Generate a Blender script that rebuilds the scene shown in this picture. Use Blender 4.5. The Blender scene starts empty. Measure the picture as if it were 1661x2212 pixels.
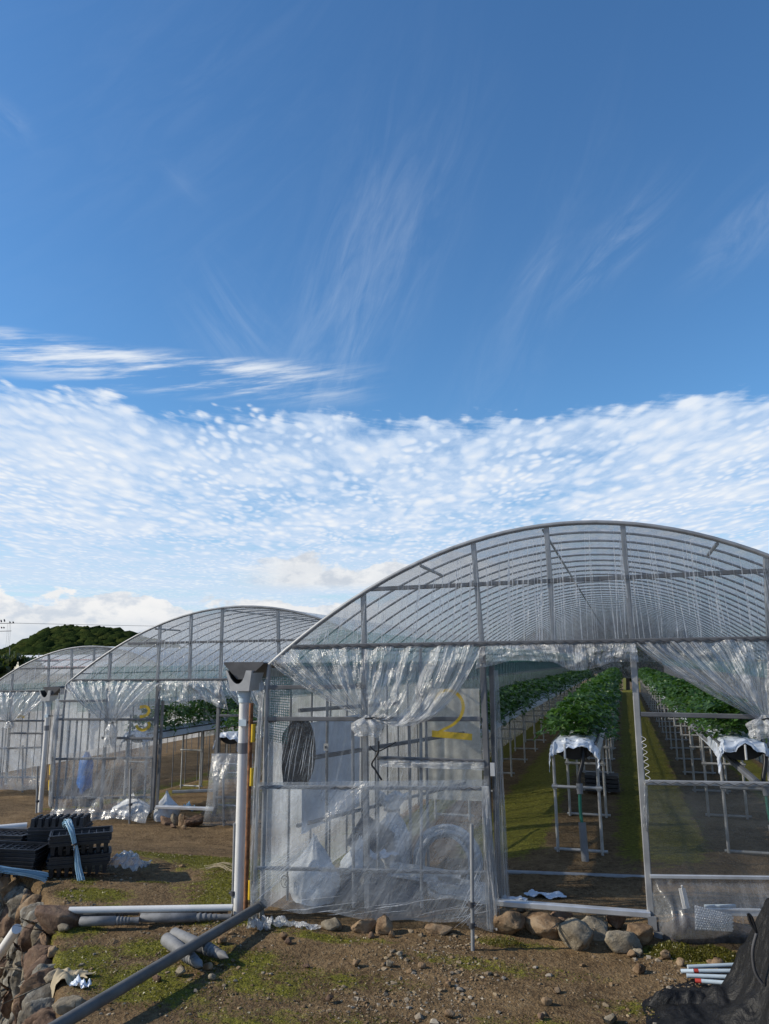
import bpy, bmesh, math, random
import numpy as np
from mathutils import Vector, Matrix, noise
random.seed(7); RNG = np.random.default_rng(7)
C = bpy.context.scene.collection
SC = bpy.context.scene
# ------------------------------------------------------------------ camera
FOC, CX, CY, EYE = 1600.0, 830.5, 1106.0, 2.06      # a 1661 x 2212 view of the photograph
def _ray(x, y): return Vector((x-CX, -(y-CY), -FOC))
_dY = _ray(1345, 1425).normalized()
_up = Vector((-55, 7950, -1600)).normalized(); _up = (_up-_dY*_up.dot(_dY)).normalized()
_dX = _dY.cross(_up)
ROT = Matrix((_dX, _dY, _up))                       # world = ROT @ camera
CAM = Vector((0, 0, EYE))
cd = bpy.data.cameras.new('camera'); co = bpy.data.objects.new('camera', cd); C.objects.link(co)
co.matrix_world = Matrix.Translation(CAM) @ ROT.to_4x4()
cd.sensor_fit = 'VERTICAL'; cd.sensor_height = 24; cd.lens = 24*FOC/2212
cd.clip_start = 0.05; cd.clip_end = 5000
SC.camera = co
def dirw(x, y): return ROT @ _ray(x, y)
def at_z(x, y, z): d = dirw(x, y); return CAM+d*((z-EYE)/d.z)
def at_y(x, y, Y): d = dirw(x, y); return CAM+d*(Y/d.y)
def at_x(x, y, X): d = dirw(x, y); return CAM+d*(X/d.x)
def on_face(x, y, x0, y0, k=0.11, off=0.0):         # on a gable wall y = y0 + k (x-x0), off metres towards the viewer
    d = dirw(x, y); t = (y0-off-k*x0)/(d.y-k*d.x); return CAM+d*t
# ------------------------------------------------------------------ mesh builder
class MB:
    def __init__(s): s.v = []; s.f = []; s.m = []; s.sm = []; s.uv = []
    def add(s, vs, fs, m=0, smooth=False, uvs=None):
        b = len(s.v); s.v += [tuple(p) for p in vs]
        s.uv += (uvs if uvs is not None else [(0.0, 0.0)]*len(vs))
        for f in fs: s.f.append(tuple(i+b for i in f)); s.m.append(m); s.sm.append(smooth)
        return s
    def box(s, c, d, m=0, rot=None, taper=1.0):
        c = Vector(c); vs = []
        for sz in (-1, 1):
            k = taper if sz > 0 else 1.0
            for sx, sy in ((-1, -1), (1, -1), (1, 1), (-1, 1)):
                p = Vector((sx*d[0]/2*k, sy*d[1]/2*k, sz*d[2]/2))
                if rot is not None: p = rot @ p
                vs.append(c+p)
        return s.add(vs, [(3, 2, 1, 0), (4, 5, 6, 7), (0, 1, 5, 4), (1, 2, 6, 5), (2, 3, 7, 6), (3, 0, 4, 7)], m)
    def beam(s, p, q, w, h=None, m=0, up=(0, 0, 1), bev=True):
        p = Vector(p); q = Vector(q); h = h or w; d = (q-p).normalized(); u = Vector(up)
        if abs(d.dot(u)) > .98: u = Vector((0, 1, 0))
        r = d.cross(u).normalized(); u = r.cross(d)
        c = min(w, h)*.16 if bev else 0
        a, b = w/2, h/2
        prof = [(-a+c, -b), (a-c, -b), (a, -b+c), (a, b-c), (a-c, b), (-a+c, b), (-a, b-c), (-a, -b+c)] if bev else [(-a, -b), (a, -b), (a, b), (-a, b)]
        n = len(prof)
        vs = [e+r*x+u*y for e in (p, q) for x, y in prof]
        fs = [(i, (i+1) % n, (i+1) % n+n, i+n) for i in range(n)]+[tuple(range(n-1, -1, -1)), tuple(range(n, 2*n))]
        return s.add(vs, fs, m)
    def tube(s, pts, r, n=8, m=0, cap=True, closed=False):
        pts = [Vector(p) for p in pts]; k = len(pts)
        rs = r if isinstance(r, (list, tuple)) else [r]*k
        u = None; vs = []
        for i, p in enumerate(pts):
            a = pts[i-1] if (i or closed) else p; b = pts[(i+1) % k] if (i < k-1 or closed) else p
            t = (b-a).normalized()
            if u is None:
                u = Vector((0, 0, 1)) if abs(t.z) < .9 else Vector((1, 0, 0))
            u = (u-t*u.dot(t)).normalized(); w = t.cross(u)
            vs += [p+(u*math.cos(2*math.pi*j/n)+w*math.sin(2*math.pi*j/n))*rs[i] for j in range(n)]
        fs = []
        for i in range(k if closed else k-1):
            a = i*n; b = ((i+1) % k)*n
            fs += [(a+j, a+(j+1) % n, b+(j+1) % n, b+j) for j in range(n)]
        s.add(vs, fs, m, True)
        if cap and not closed:
            s.add(vs[:n], [tuple(range(n-1, -1, -1))], m); s.add(vs[-n:], [tuple(range(n))], m)
        return s
    def grid(s, fn, nu, nv, m=0, smooth=True, us=1.0, vs_=1.0):
        vs = []; uv = []
        for j in range(nv+1):
            for i in range(nu+1):
                vs.append(fn(i/nu, j/nv)); uv.append((i/nu*us, j/nv*vs_))
        w = nu+1
        return s.add(vs, [(j*w+i, j*w+i+1, (j+1)*w+i+1, (j+1)*w+i) for j in range(nv) for i in range(nu)], m, smooth, uv)
    def ribbon(s, pts, w, nrm, m=0):                 # flat painted stroke
        pts = [Vector(p) for p in pts]; nrm = Vector(nrm).normalized(); ws = w if isinstance(w, (list, tuple)) else [w]*len(pts)
        vs = []
        for i, p in enumerate(pts):
            t = (pts[min(i+1, len(pts)-1)]-pts[max(i-1, 0)]).normalized(); r = t.cross(nrm).normalized()
            vs += [p-r*ws[i]/2, p+r*ws[i]/2]
        return s.add(vs, [(2*i, 2*i+1, 2*i+3, 2*i+2) for i in range(len(pts)-1)], m, True)
    def build(s, name, mats, parent=None, origin=None):
        me = bpy.data.meshes.new(name)
        off = Vector((0, 0, 0))
        if parent is not None and origin is None: off = wloc(parent)
        elif origin is not None: off = Vector(origin)
        vv = [(a-off.x, b-off.y, c-off.z) for a, b, c in s.v]
        me.from_pydata(vv, [], s.f)
        if not isinstance(mats, (list, tuple)): mats = [mats]
        for mt in mats: me.materials.append(mt)
        me.polygons.foreach_set('material_index', s.m); me.polygons.foreach_set('use_smooth', s.sm)
        if any(u != (0.0, 0.0) for u in s.uv[:400]):
            ul = me.uv_layers.new(name='UVMap'); ua = np.array(s.uv, dtype=np.float32)
            li = np.empty(len(me.loops), dtype=np.int32); me.loops.foreach_get('vertex_index', li)
            ul.data.foreach_set('uv', ua[li].ravel())
        me.update()
        o = bpy.data.objects.new(name, me); C.objects.link(o)
        if parent is not None: o.parent = parent
        elif origin is not None: o.location = off
        return o
def wloc(o):
    l = Vector(o.location)
    while o.parent: o = o.parent; l += o.location
    return l
def tag(o, label=None, cat=None, group=None, kind=None):
    for k, v in (('label', label), ('category', cat), ('group', group), ('kind', kind)):
        if v: o[k] = v
    return o
def thing(name, label, cat, loc=(0, 0, 0), group=None, rz=0.0):
    o = bpy.data.objects.new(name, None); C.objects.link(o); o.empty_display_size = .1
    o.location = loc; o.rotation_euler = (0, 0, rz)
    return tag(o, label, cat, group)
def copy_tree(o, parent=None):
    c = o.copy(); C.objects.link(c); c.parent = parent
    for ch in list(o.children): copy_tree(ch, c)
    return c
def merge(o, e):
    """fold the mesh of e into o: same part, second material"""
    n = len(o.data.materials); bm = bmesh.new(); bm.from_mesh(e.data)
    for f in bm.faces: f.material_index += n
    bm.to_mesh(e.data); bm.clear(); bm.from_mesh(o.data); bm.from_mesh(e.data)
    for m_ in e.data.materials: o.data.materials.append(m_)
    bm.to_mesh(o.data); bm.free(); bpy.data.objects.remove(e); return o
def smooth(a, b, x):
    t = min(1, max(0, (x-a)/(b-a))); return t*t*(3-2*t)
def nz(x, y=0.0, z=0.0): return noise.noise(Vector((x, y, z)))
def catmull(pts, n=8):
    pts = [Vector(p) for p in pts]; out = []
    for i in range(len(pts)-1):
        a = pts[max(i-1, 0)]; b = pts[i]; c = pts[i+1]; d = pts[min(i+2, len(pts)-1)]
        for k in range(n):
            t = k/n
            out.append(.5*((2*b)+(c-a)*t+(2*a-5*b+4*c-d)*t*t+(3*b-a-3*c+d)*t**3))
    out.append(pts[-1]); return out
def along(pts, t):                                  # point on a polyline at 0..1 of its parameter
    k = t*(len(pts)-1); i = min(int(k), len(pts)-2); return Vector(pts[i]).lerp(Vector(pts[i+1]), k-i)
# ------------------------------------------------------------------ node helpers
class NT:
    def __init__(s, tree): s.t = tree; s.n = tree.nodes; s.l = tree.links
    def node(s, typ, **kw):
        n = s.n.new(typ)
        for k, v in kw.items(): setattr(n, k, v)
        return n
    def put(s, sock, v):
        if v is None: return
        if hasattr(v, 'links') or isinstance(v, bpy.types.NodeSocket): s.l.new(v, sock)
        else: sock.default_value = v
    def math(s, op, a, b=None, c=None, clamp=False):
        n = s.node('ShaderNodeMath', operation=op); n.use_clamp = clamp
        for i, v in enumerate((a, b, c)):
            if v is not None: s.put(n.inputs[i], v)
        return n.outputs[0]
    def vmath(s, op, a, b=None):
        n = s.node('ShaderNodeVectorMath', operation=op); s.put(n.inputs[0], a)
        if b is not None: s.put(n.inputs[1], b)
        return n.outputs[0]
    def comb(s, x, y, z):
        n = s.node('ShaderNodeCombineXYZ')
        for i, v in enumerate((x, y, z)): s.put(n.inputs[i], v)
        return n.outputs[0]
    def sep(s, v):
        n = s.node('ShaderNodeSeparateXYZ'); s.put(n.inputs[0], v); return n.outputs
    def noise(s, vec, scale, detail=4, rough=.55, dist=0, dim='3D'):
        n = s.node('ShaderNodeTexNoise'); n.noise_dimensions = dim
        if vec is not None: s.put(n.inputs['Vector'], vec)
        s.put(n.inputs['Scale'], scale); n.inputs['Detail'].default_value = detail
        n.inputs['Roughness'].default_value = rough; n.inputs['Distortion'].default_value = dist
        return n.outputs[0]
    def voro(s, vec, scale, feature='F1', smooth_=None, rnd=1):
        n = s.node('ShaderNodeTexVoronoi'); n.feature = feature
        if vec is not None: s.put(n.inputs['Vector'], vec)
        n.inputs['Scale'].default_value = scale; n.inputs['Randomness'].default_value = rnd
        if smooth_ is not None: n.inputs['Smoothness'].default_value = smooth_
        return n
    def remap(s, v, a, b, c=0.0, d=1.0, smooth_=True):
        n = s.node('ShaderNodeMapRange'); n.interpolation_type = 'SMOOTHSTEP' if smooth_ else 'LINEAR'
        for i, x in enumerate((v, a, b, c, d)): s.put(n.inputs[i], x)
        return n.outputs[0]
    def mix(s, f, a, b, mode='MIX'):
        n = s.node('ShaderNodeMix', data_type='RGBA', blend_type=mode)
        s.put(n.inputs[0], f); s.put(n.inputs[6], a); s.put(n.inputs[7], b); return n.outputs[2]
    def ramp(s, f, stops):
        n = s.node('ShaderNodeValToRGB'); e = n.color_ramp.elements
        while len(e) < len(stops): e.new(.5)
        for i, (p, c) in enumerate(stops): e[i].position = p; e[i].color = tuple(c)+(1,) if len(c) == 3 else c
        s.put(n.inputs[0], f); return n.outputs[0]
    def bump(s, h, strength=.3, dist=.01):
        n = s.node('ShaderNodeBump'); n.inputs['Strength'].default_value = strength; n.inputs['Distance'].default_value = dist
        s.put(n.inputs['Height'], h); return n.outputs[0]
    def shmix(s, f, a, b):
        n = s.node('ShaderNodeMixShader'); s.put(n.inputs[0], f); s.l.new(a, n.inputs[1]); s.l.new(b, n.inputs[2]); return n.outputs[0]
def new_mat(name):
    m = bpy.data.materials.new(name); m.use_nodes = True; m.node_tree.nodes.clear()
    t = NT(m.node_tree); t.out = t.node('ShaderNodeOutputMaterial'); return m, t
def pbsdf(t, col, rough=.6, metal=0.0, normal=None, spec=.5):
    b = t.node('ShaderNodeBsdfPrincipled'); t.put(b.inputs['Base Color'], col if not isinstance(col, tuple) else tuple(col)+(1,) if len(col) == 3 else col)
    t.put(b.inputs['Roughness'], rough); t.put(b.inputs['Metallic'], metal); b.inputs['Specular IOR Level'].default_value = spec
    if normal is not None: t.put(b.inputs['Normal'], normal)
    return b
def rgba(c): return tuple(c)+(1.0,)
# ------------------------------------------------------------------ sky and sun
SUN_EL, SUN_AZ = 31.0, -112.0           # azimuth from +Y, clockwise seen from above; negative = to the left
sd = Vector((math.sin(math.radians(SUN_AZ))*math.cos(math.radians(SUN_EL)), math.cos(math.radians(SUN_AZ))*math.cos(math.radians(SUN_EL)), math.sin(math.radians(SUN_EL))))
ld = bpy.data.lights.new('sun', 'SUN'); ld.energy = 4.7; ld.angle = math.radians(.53); ld.color = (1, .91, .76)
lo = bpy.data.objects.new('sun', ld); C.objects.link(lo); lo.location = (-20, -10, 20)
lo.rotation_euler = sd.to_track_quat('Z', 'Y').to_euler()
W = bpy.data.worlds.new('World'); SC.world = W; W.use_nodes = True
def make_sky():
    W.node_tree.nodes.clear(); t = NT(W.node_tree); out = t.node('ShaderNodeOutputWorld')
    sky = t.node('ShaderNodeTexSky'); sky.sky_type = 'NISHITA'; sky.sun_disc = False
    sky.sun_elevation = math.radians(SUN_EL); sky.sun_rotation = math.radians(SUN_AZ)
    sky.air_density = 1.15; sky.dust_density = .25; sky.ozone_density = 3.2; sky.altitude = 30
    hs = t.node('ShaderNodeHueSaturation'); hs.inputs['Saturation'].default_value = 1.1; t.l.new(sky.outputs[0], hs.inputs['Color'])
    d = t.node('ShaderNodeTexCoord').outputs['Generated']
    az0 = -17.5*math.pi/180
    mp = t.node('ShaderNodeVectorRotate', rotation_type='Z_AXIS'); t.put(mp.inputs['Vector'], d); mp.inputs['Angle'].default_value = az0
    x, y, z = t.sep(mp.outputs[0])                   # y = the way the photographer looks, x = to the right
    zc = t.math('MAXIMUM', z, .012)
    az = t.math('ARCTAN2', x, y)
    el = t.math('ARCSINE', z)
    px = t.math('DIVIDE', x, zc); py = t.math('DIVIDE', y, zc)
    P = t.comb(px, py, 0.0)
    # altocumulus deck: a layer of cloudlets with some thickness, so seen less foreshortened than a flat sheet
    Pd = t.comb(px, t.math('MULTIPLY', py, .44), 0.0)
    w1 = t.math('SUBTRACT', t.noise(Pd, 2.6, 4, .6), .5); w2 = t.math('SUBTRACT', t.noise(t.vmath('ADD', Pd, (7.0, 3.0, 1.0)), 2.6, 4, .6), .5)
    wv = t.vmath('ADD', Pd, t.comb(t.math('MULTIPLY', w1, .17), t.math('MULTIPLY', w2, .14), 0.0))
    vo = t.voro(wv, 11.5, 'SMOOTH_F1', .8); cell = t.remap(vo.outputs['Distance'], .10, .60, 1.0, 0.0)
    vo2 = t.voro(t.vmath('ADD', wv, (3.3, 1.7, 0)), 21.0, 'SMOOTH_F1', .6); cell2 = t.remap(vo2.outputs['Distance'], .10, .60, 1.0, 0.0)
    fine = t.noise(wv, 26.0, 6, .62); mid = t.noise(wv, 4.2, 5, .6); big = t.noise(t.vmath('MULTIPLY', Pd, (.6, 1.25, 1)), 1.25, 4, .6)
    selc = t.remap(t.noise(Pd, 1.9, 3), .38, .62)
    den = t.math('ADD', t.math('MULTIPLY', cell, t.math('MULTIPLY', t.math('SUBTRACT', 1.0, selc), .54)), t.math('MULTIPLY', cell2, t.math('MULTIPLY', selc, .52)))
    den = t.math('ADD', t.math('ADD', den, -.09), t.math('MULTIPLY', fine, .34))
    den = t.math('ADD', den, t.math('MULTIPLY', mid, .75)); den = t.math('ADD', den, t.math('MULTIPLY', big, 1.45))
    # upper edge of the deck, seen as an elevation
    e1 = t.noise(t.comb(t.math('MULTIPLY', az, 3.0), t.math('MULTIPLY', el, 6.0), 2.0), 1.6, 5, .6)
    edge = t.math('ADD', .352, t.math('MULTIPLY', t.math('SUBTRACT', e1, .5), .085))
    edge = t.math('SUBTRACT', edge, t.math('MULTIPLY', az, .012))
    e2 = t.noise(t.comb(t.math('MULTIPLY', az, 9.0), t.math('ADD', t.math('MULTIPLY', el, 60.0), t.math('MULTIPLY', az, 6.0)), 4.0), 1.2, 6, .65)
    edge = t.math('ADD', edge, t.math('MULTIPLY', t.math('SUBTRACT', e2, .5), .06))
    top = t.math('SUBTRACT', el, edge)
    inside = t.remap(top, -.050, .012, 1.0, 0.0)
    fade = t.remap(el, .06, .17, 0.62, 1.0)
    deckcov = t.math('ADD', den, t.math('MULTIPLY', t.math('SUBTRACT', inside, 1.0), 1.5))
    deck = t.remap(deckcov, .68, 1.42, 0.0, 1.0); deck = t.math('MULTIPLY', deck, .97)
    low = t.remap(el, .10, .19, 1.0, 0.0)            # the far deck closes up to an even veil
    veiln = t.noise(t.comb(t.math('MULTIPLY', az, 1.6), t.math('MULTIPLY', el, 34.0), 0.0), 1.5, 5, .6)
    veil = t.math('MULTIPLY', low, t.remap(veiln, .30, .62, .25, .92))
    # left bands above the deck
    bn = t.noise(t.comb(t.math('MULTIPLY', az, 4.0), t.math('ADD', t.math('MULTIPLY', el, 42.0), t.math('MULTIPLY', az, -7.0)), 7.0), 1.3, 6, .62)
    bandm = t.math('MULTIPLY', t.remap(el, .335, .362), t.remap(el, .385, .405, 1.0, 0.0))
    bandm = t.math('MULTIPLY', bandm, t.remap(az, -.20, .03, 1.0, 0.0))
    band = t.math('MULTIPLY', bandm, t.remap(bn, .42, .66, 0.0, .9))
    # cirrus wisps
    def wisp(a0, e0, sa, se, ang, amt, seed, sc=1.0):
        ca, sn = math.cos(ang), math.sin(ang)
        u = t.math('SUBTRACT', az, a0); v = t.math('SUBTRACT', el, e0)
        lu = t.math('ADD', t.math('MULTIPLY', u, ca), t.math('MULTIPLY', v, sn)); lv = t.math('SUBTRACT', t.math('MULTIPLY', v, ca), t.math('MULTIPLY', u, sn))
        g = t.math('ADD', t.math('POWER', t.math('DIVIDE', lu, sa), 2.0), t.math('POWER', t.math('DIVIDE', lv, se), 2.0))
        g = t.math('POWER', 2.718, t.math('MULTIPLY', g, -1.0))
        n = t.noise(t.comb(t.math('MULTIPLY', lu, 6.0*sc), t.math('MULTIPLY', lv, 27.0*sc), seed), 1.0, 8, .64, .9)
        return t.math('MULTIPLY', t.math('MULTIPLY', g, t.remap(n, .34, .80)), amt)
    ws = [wisp(-.05, .475, .20, .07, 1.15, .62, 3.1), wisp(.02, .52, .18, .05, 1.0, .40, 9.7), wisp(-.21, .43, .07, .05, 2.3, .50, 5.5),
          wisp(.335, .515, .085, .026, .62, .60, 1.3, 1.3), wisp(.225, .505, .045, .016, .75, .40, 6.3, 1.5), wisp(.51, .51, .075, .03, .5, .62, 4.4),
          wisp(-.29, .60, .035, .012, -.5, .28, 2.2), wisp(-.52, .62, .03, .014, -.4, .55, 8.2), wisp(.20, .44, .22, .05, 1.0, .22, 11.0), wisp(-.2, .86, .12, .03, .15, .12, 12.0), wisp(-.30, .66, .3, .2, .6, .10, 13.0)]
    ci = ws[0]
    for w_ in ws[1:]: ci = t.math('ADD', ci, w_)
    ci = t.math('MULTIPLY', t.math('MINIMUM', ci, .75), .32)
    # cumulus near the horizon
    def cumulus(topel, amp, a_lo, a_hi, seed, base):
        cn = t.noise(t.comb(t.math('MULTIPLY', az, 11.0), t.math('MULTIPLY', el, 19.0), seed), 1.25, 9, .60, .25)
        cb = t.voro(t.comb(t.math('MULTIPLY', az, 30.0), t.math('MULTIPLY', el, 36.0), seed), 1.0, 'SMOOTH_F1', .35).outputs['Distance']
        hh = t.math('SUBTRACT', topel, el)
        v = t.math('ADD', t.math('MULTIPLY', hh, 18.0), t.math('MULTIPLY', t.math('SUBTRACT', cn, .5), amp))
        v = t.math('SUBTRACT', v, t.math('MULTIPLY', t.math('SUBTRACT', cb, .4), .16))
        a = t.remap(v, -.02, .10)
        a = t.math('MULTIPLY', a, t.math('MULTIPLY', t.remap(az, a_lo-.05, a_lo+.05), t.remap(az, a_hi-.05, a_hi+.05, 1.0, 0.0)))
        a = t.math('MULTIPLY', a, t.remap(el, base-.012, base+.006))
        sh = t.remap(t.math('ADD', t.math('MULTIPLY', hh, 9.0), t.math('MULTIPLY', t.noise(t.comb(t.math('MULTIPLY', az, 13.0), t.math('MULTIPLY', el, 26.0), seed+2.0), 1.0, 5, .6), 1.2)), .55, 1.35)
        sh = t.math('MAXIMUM', t.math('MULTIPLY', sh, .8), t.math('MULTIPLY', t.remap(t.noise(t.comb(t.math('MULTIPLY', az, 22.0), t.math('MULTIPLY', el, 40.0), seed+5.0), 1.0, 6, .6), .42, .66), .75))
        return a, sh
    c1, s1 = cumulus(.082, 2.1, -.75, .02, 3.0, -.2)
    c2, s2 = cumulus(.136, 1.5, -.17, .20, 8.0, .100)
    # colours
    deckc = t.mix(t.remap(den, 1.15, 2.0), (.60, .73, .92, 1), (.88, .915, .96, 1))
    col = t.mix(1.0, hs.outputs[0], (.103, .137, .158, 1), 'MULTIPLY')
    col = t.mix(ci, col, (.72, .82, .95, 1))
    col = t.mix(band, col, (.84, .89, .95, 1))
    col = t.mix(t.math('MULTIPLY', veil, .9), col, (.66, .77, .92, 1))
    col = t.mix(t.math('MULTIPLY', deck, fade), col, deckc)
    col = t.mix(t.math('MULTIPLY', c2, .9), col, t.mix(s2, (.90, .90, .90, 1), (.50, .56, .65, 1)))
    col = t.mix(t.math('MULTIPLY', c1, .95), col, t.mix(s1, (.93, .92, .91, 1), (.52, .60, .71, 1)))
    bg = t.node('ShaderNodeBackground'); t.put(bg.inputs[0], col); bg.inputs[1].default_value = 1.0
    t.l.new(bg.outputs[0], out.inputs[0])
make_sky()
SC.view_settings.view_transform = 'Standard'; SC.view_settings.look = 'None'; SC.view_settings.gamma = 1; SC.view_settings.exposure = 0
SC.cycles.max_bounces = 10; SC.cycles.transparent_max_bounces = 40; SC.cycles.diffuse_bounces = 3; SC.cycles.glossy_bounces = 3; SC.cycles.transmission_bounces = 4
SC.cycles.sample_clamp_indirect = 4; SC.cycles.caustics_reflective = False; SC.cycles.caustics_refractive = False
try: SC.cycles.use_denoising = True
except Exception: pass
W.cycles.sampling_method = 'MANUAL'; W.cycles.sample_map_resolution = 256
# ------------------------------------------------------------------ materials
def simple(name, col, rough=.6, metal=0.0, var=.18, scale=9.0, bump=0.0, bscale=60.0, spec=.4, rndv=0.0):
    m, t = new_mat(name); co_ = t.node('ShaderNodeTexCoord').outputs['Object']
    n = t.noise(co_, scale, 5, .6)
    c = t.mix(t.remap(n, .3, .7), rgba([x*(1-var) for x in col]), rgba([min(1, x*(1+var)) for x in col]))
    if rndv:
        r = t.node('ShaderNodeObjectInfo').outputs['Random']
        c = t.mix(1.0, c, t.ramp(r, [(0, (1-rndv,)*3), (1, (1+rndv,)*3)]), 'MULTIPLY')
    nm = t.bump(t.noise(co_, bscale, 4, .6), bump, .01) if bump else None
    b = pbsdf(t, c, t.remap(n, .2, .8, rough-.08, rough+.08), metal, nm, spec)
    t.l.new(b.outputs[0], t.out.inputs[0]); return m
def film_mat(name, haze, streak, us, vs, rough=.16, tint=(.90, .92, .94), crinkle=.25, white=(.86, .88, .90), gl=.9, lo_=.55, hi=.75, lw_=.05, broad=.15, warp=.6):
    """Clear polythene: mostly see-through, milky where it is creased, glossy at a slant."""
    m, t = new_mat(name); tc = t.node('ShaderNodeTexCoord'); uv = tc.outputs['UV']; ob = tc.outputs['Object']
    w = t.noise(ob, 2.2, 3, .6)
    su = t.vmath('MULTIPLY', t.vmath('ADD', uv, t.comb(t.math('MULTIPLY', t.math('SUBTRACT', w, .5), warp/us), 0.0, 0.0)), (us, vs, 1))
    n1 = t.noise(su, 1.0, 4, .62)
    n2 = t.noise(t.vmath('MULTIPLY', su, (2.7, 1.6, 1)), 1.0, 3, .6)
    cr = t.noise(ob, 17.0, 4, .62, .6); dirt = t.noise(ob, 3.0, 5, .65)
    gate = t.remap(t.noise(t.vmath('MULTIPLY', su, (.21, 1.1, 1)), 1.0, 3, .6), .36, .62, .12, 1.0)
    ln = t.remap(t.math('ABSOLUTE', t.math('SUBTRACT', n1, .5)), 0.0, lw_, 1.0, 0.0); ln2 = t.remap(t.math('ABSOLUTE', t.math('SUBTRACT', n2, .5)), 0.0, lw_*1.1, 1.0, 0.0)
    st = t.math('MULTIPLY', t.math('MULTIPLY', ln, gate), streak); st2 = t.math('MULTIPLY', t.math('MULTIPLY', ln2, gate), streak*.38)
    st2 = t.math('ADD', st2, t.math('MULTIPLY', t.remap(n1, lo_, hi), streak*broad))
    hz = t.math('ADD', t.math('ADD', st, st2), t.math('MULTIPLY', t.remap(dirt, .25, .8, .6, 1.45), haze)); hz = t.math('MINIMUM', hz, .95)
    h = t.math('ADD', t.math('MULTIPLY', n1, .9), t.math('MULTIPLY', cr, .9)); h = t.math('ADD', h, t.math('MULTIPLY', n2, .5))
    nm = t.bump(h, crinkle, .05)
    tr = t.node('ShaderNodeBsdfTransparent'); t.put(tr.inputs[0], rgba(tint))
    df = t.node('ShaderNodeBsdfDiffuse'); t.put(df.inputs[0], rgba(white)); t.l.new(nm, df.inputs['Normal'])
    tl = t.node('ShaderNodeBsdfTranslucent'); t.put(tl.inputs[0], rgba(white)); t.l.new(nm, tl.inputs['Normal'])
    milky = t.shmix(.5, df.outputs[0], tl.outputs[0])
    a = t.shmix(hz, tr.outputs[0], milky)
    g = t.node('ShaderNodeBsdfGlossy'); g.inputs['Roughness'].default_value = rough; t.l.new(nm, g.inputs['Normal']); t.put(g.inputs[0], rgba((.95, .95, .95)))
    lw = t.node('ShaderNodeLayerWeight'); lw.inputs['Blend'].default_value = .5; t.l.new(nm, lw.inputs['Normal'])
    fr = t.math('ADD', .045, t.math('MULTIPLY', t.math('POWER', lw.outputs['Facing'], 3.2), gl))
    t.l.new(t.shmix(fr, a, g.outputs[0]), t.out.inputs[0]); return m
M = {}
M['steel'] = simple('galvanised_steel', (.26, .265, .27), .5, .3, .16, 6, .05, 90, rndv=.12)
M['steel_dark'] = simple('weathered_steel', (.135, .138, .145), .55, .25, .18, 6, .05, 90)
M['steel_bed'] = simple('stand_pipe_steel', (.40, .40, .39), .5, .25, .2, 9)
M['hoop'] = simple('hoop_pipe_steel', (.18, .185, .195), .5, .3, .2, 9)
M['pipe_dark'] = simple('weathered_grey_pipe', (.115, .113, .108), .62, 0, .25, 5, .1, 30)
M['alu'] = simple('aluminium', (.62, .63, .64), .38, .6, .1, 6)
M['rust'] = simple('rusty_steel', (.19, .085, .04), .85, 0, .5, 26, .3, 70)
M['pvc'] = simple('white_pvc', (.68, .67, .645), .38, 0, .06, 4)
M['grey_pvc'] = simple('grey_pvc', (.19, .195, .205), .45, 0, .14, 7)
M['dark_grey'] = simple('dark_grey_plastic', (.07, .07, .075), .5, 0, .2, 9)
M['black'] = simple('black_plastic', (.012, .0125, .0145), .42, 0, .3, 14, .08, 60)
M['tray'] = simple('tray_plastic', (.020, .022, .027), .5, 0, .35, 10, .05, 50, rndv=.25)
M['black_sheet'] = simple('black_sheet', (.010, .010, .011), .38, 0, .3, 9, .4, 12)
M['white_sheet'] = simple('white_mulch_film', (.66, .71, .78), .35, 0, .06, 9, .35, 14)
M['sack'] = simple('white_sack', (.66, .67, .68), .6, 0, .1, 8, .4, 22)
M['yellow'] = simple('yellow_plastic', (.66, .43, .03), .45, 0, .12, 14)
M['cord'] = simple('blue_cord', (.22, .44, .66), .42, 0, .25, 22)
def make_cord():
    m, t = new_mat('pale_blue_cord'); r = t.node('ShaderNodeNewGeometry').outputs['Random Per Island']
    t.l.new(pbsdf(t, t.ramp(r, [(0, (.12, .27, .42)), (.5, (.26, .46, .62)), (1, (.48, .64, .74))]), .4).outputs[0], t.out.inputs[0]); return m
M['cord'] = make_cord()
M['coat'] = simple('blue_coat', (.025, .13, .42), .5, 0, .25, 10, .4, 14)
M['red'] = simple('red_tape', (.42, .05, .035), .5)
M['green_hose'] = simple('green_hose', (.012, .13, .085), .45)
M['pipe_blue'] = simple('pale_blue_pipe', (.42, .50, .56), .42, 0, .08, 9)
M['concrete'] = simple('concrete_stake', (.155, .157, .16), .65, 0, .3, 12, .15, 80)
M['board'] = simple('cream_board', (.55, .52, .45), .7)
M['hopper'] = simple('light_grey_pvc', (.50, .50, .50), .45, 0, .10, 12)
M['paint'] = None
def make_paint():
    m, t = new_mat('yellow_spray_paint'); ob = t.node('ShaderNodeTexCoord').outputs['Object']
    n = t.noise(ob, 26, 4, .6)
    b = pbsdf(t, (.62, .40, .02, 1), .5); tr = t.node('ShaderNodeBsdfTransparent')
    t.l.new(t.shmix(t.remap(n, .25, .55, .62, .95), tr.outputs[0], b.outputs[0]), t.out.inputs[0]); return m
M['paint'] = make_paint()
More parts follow.
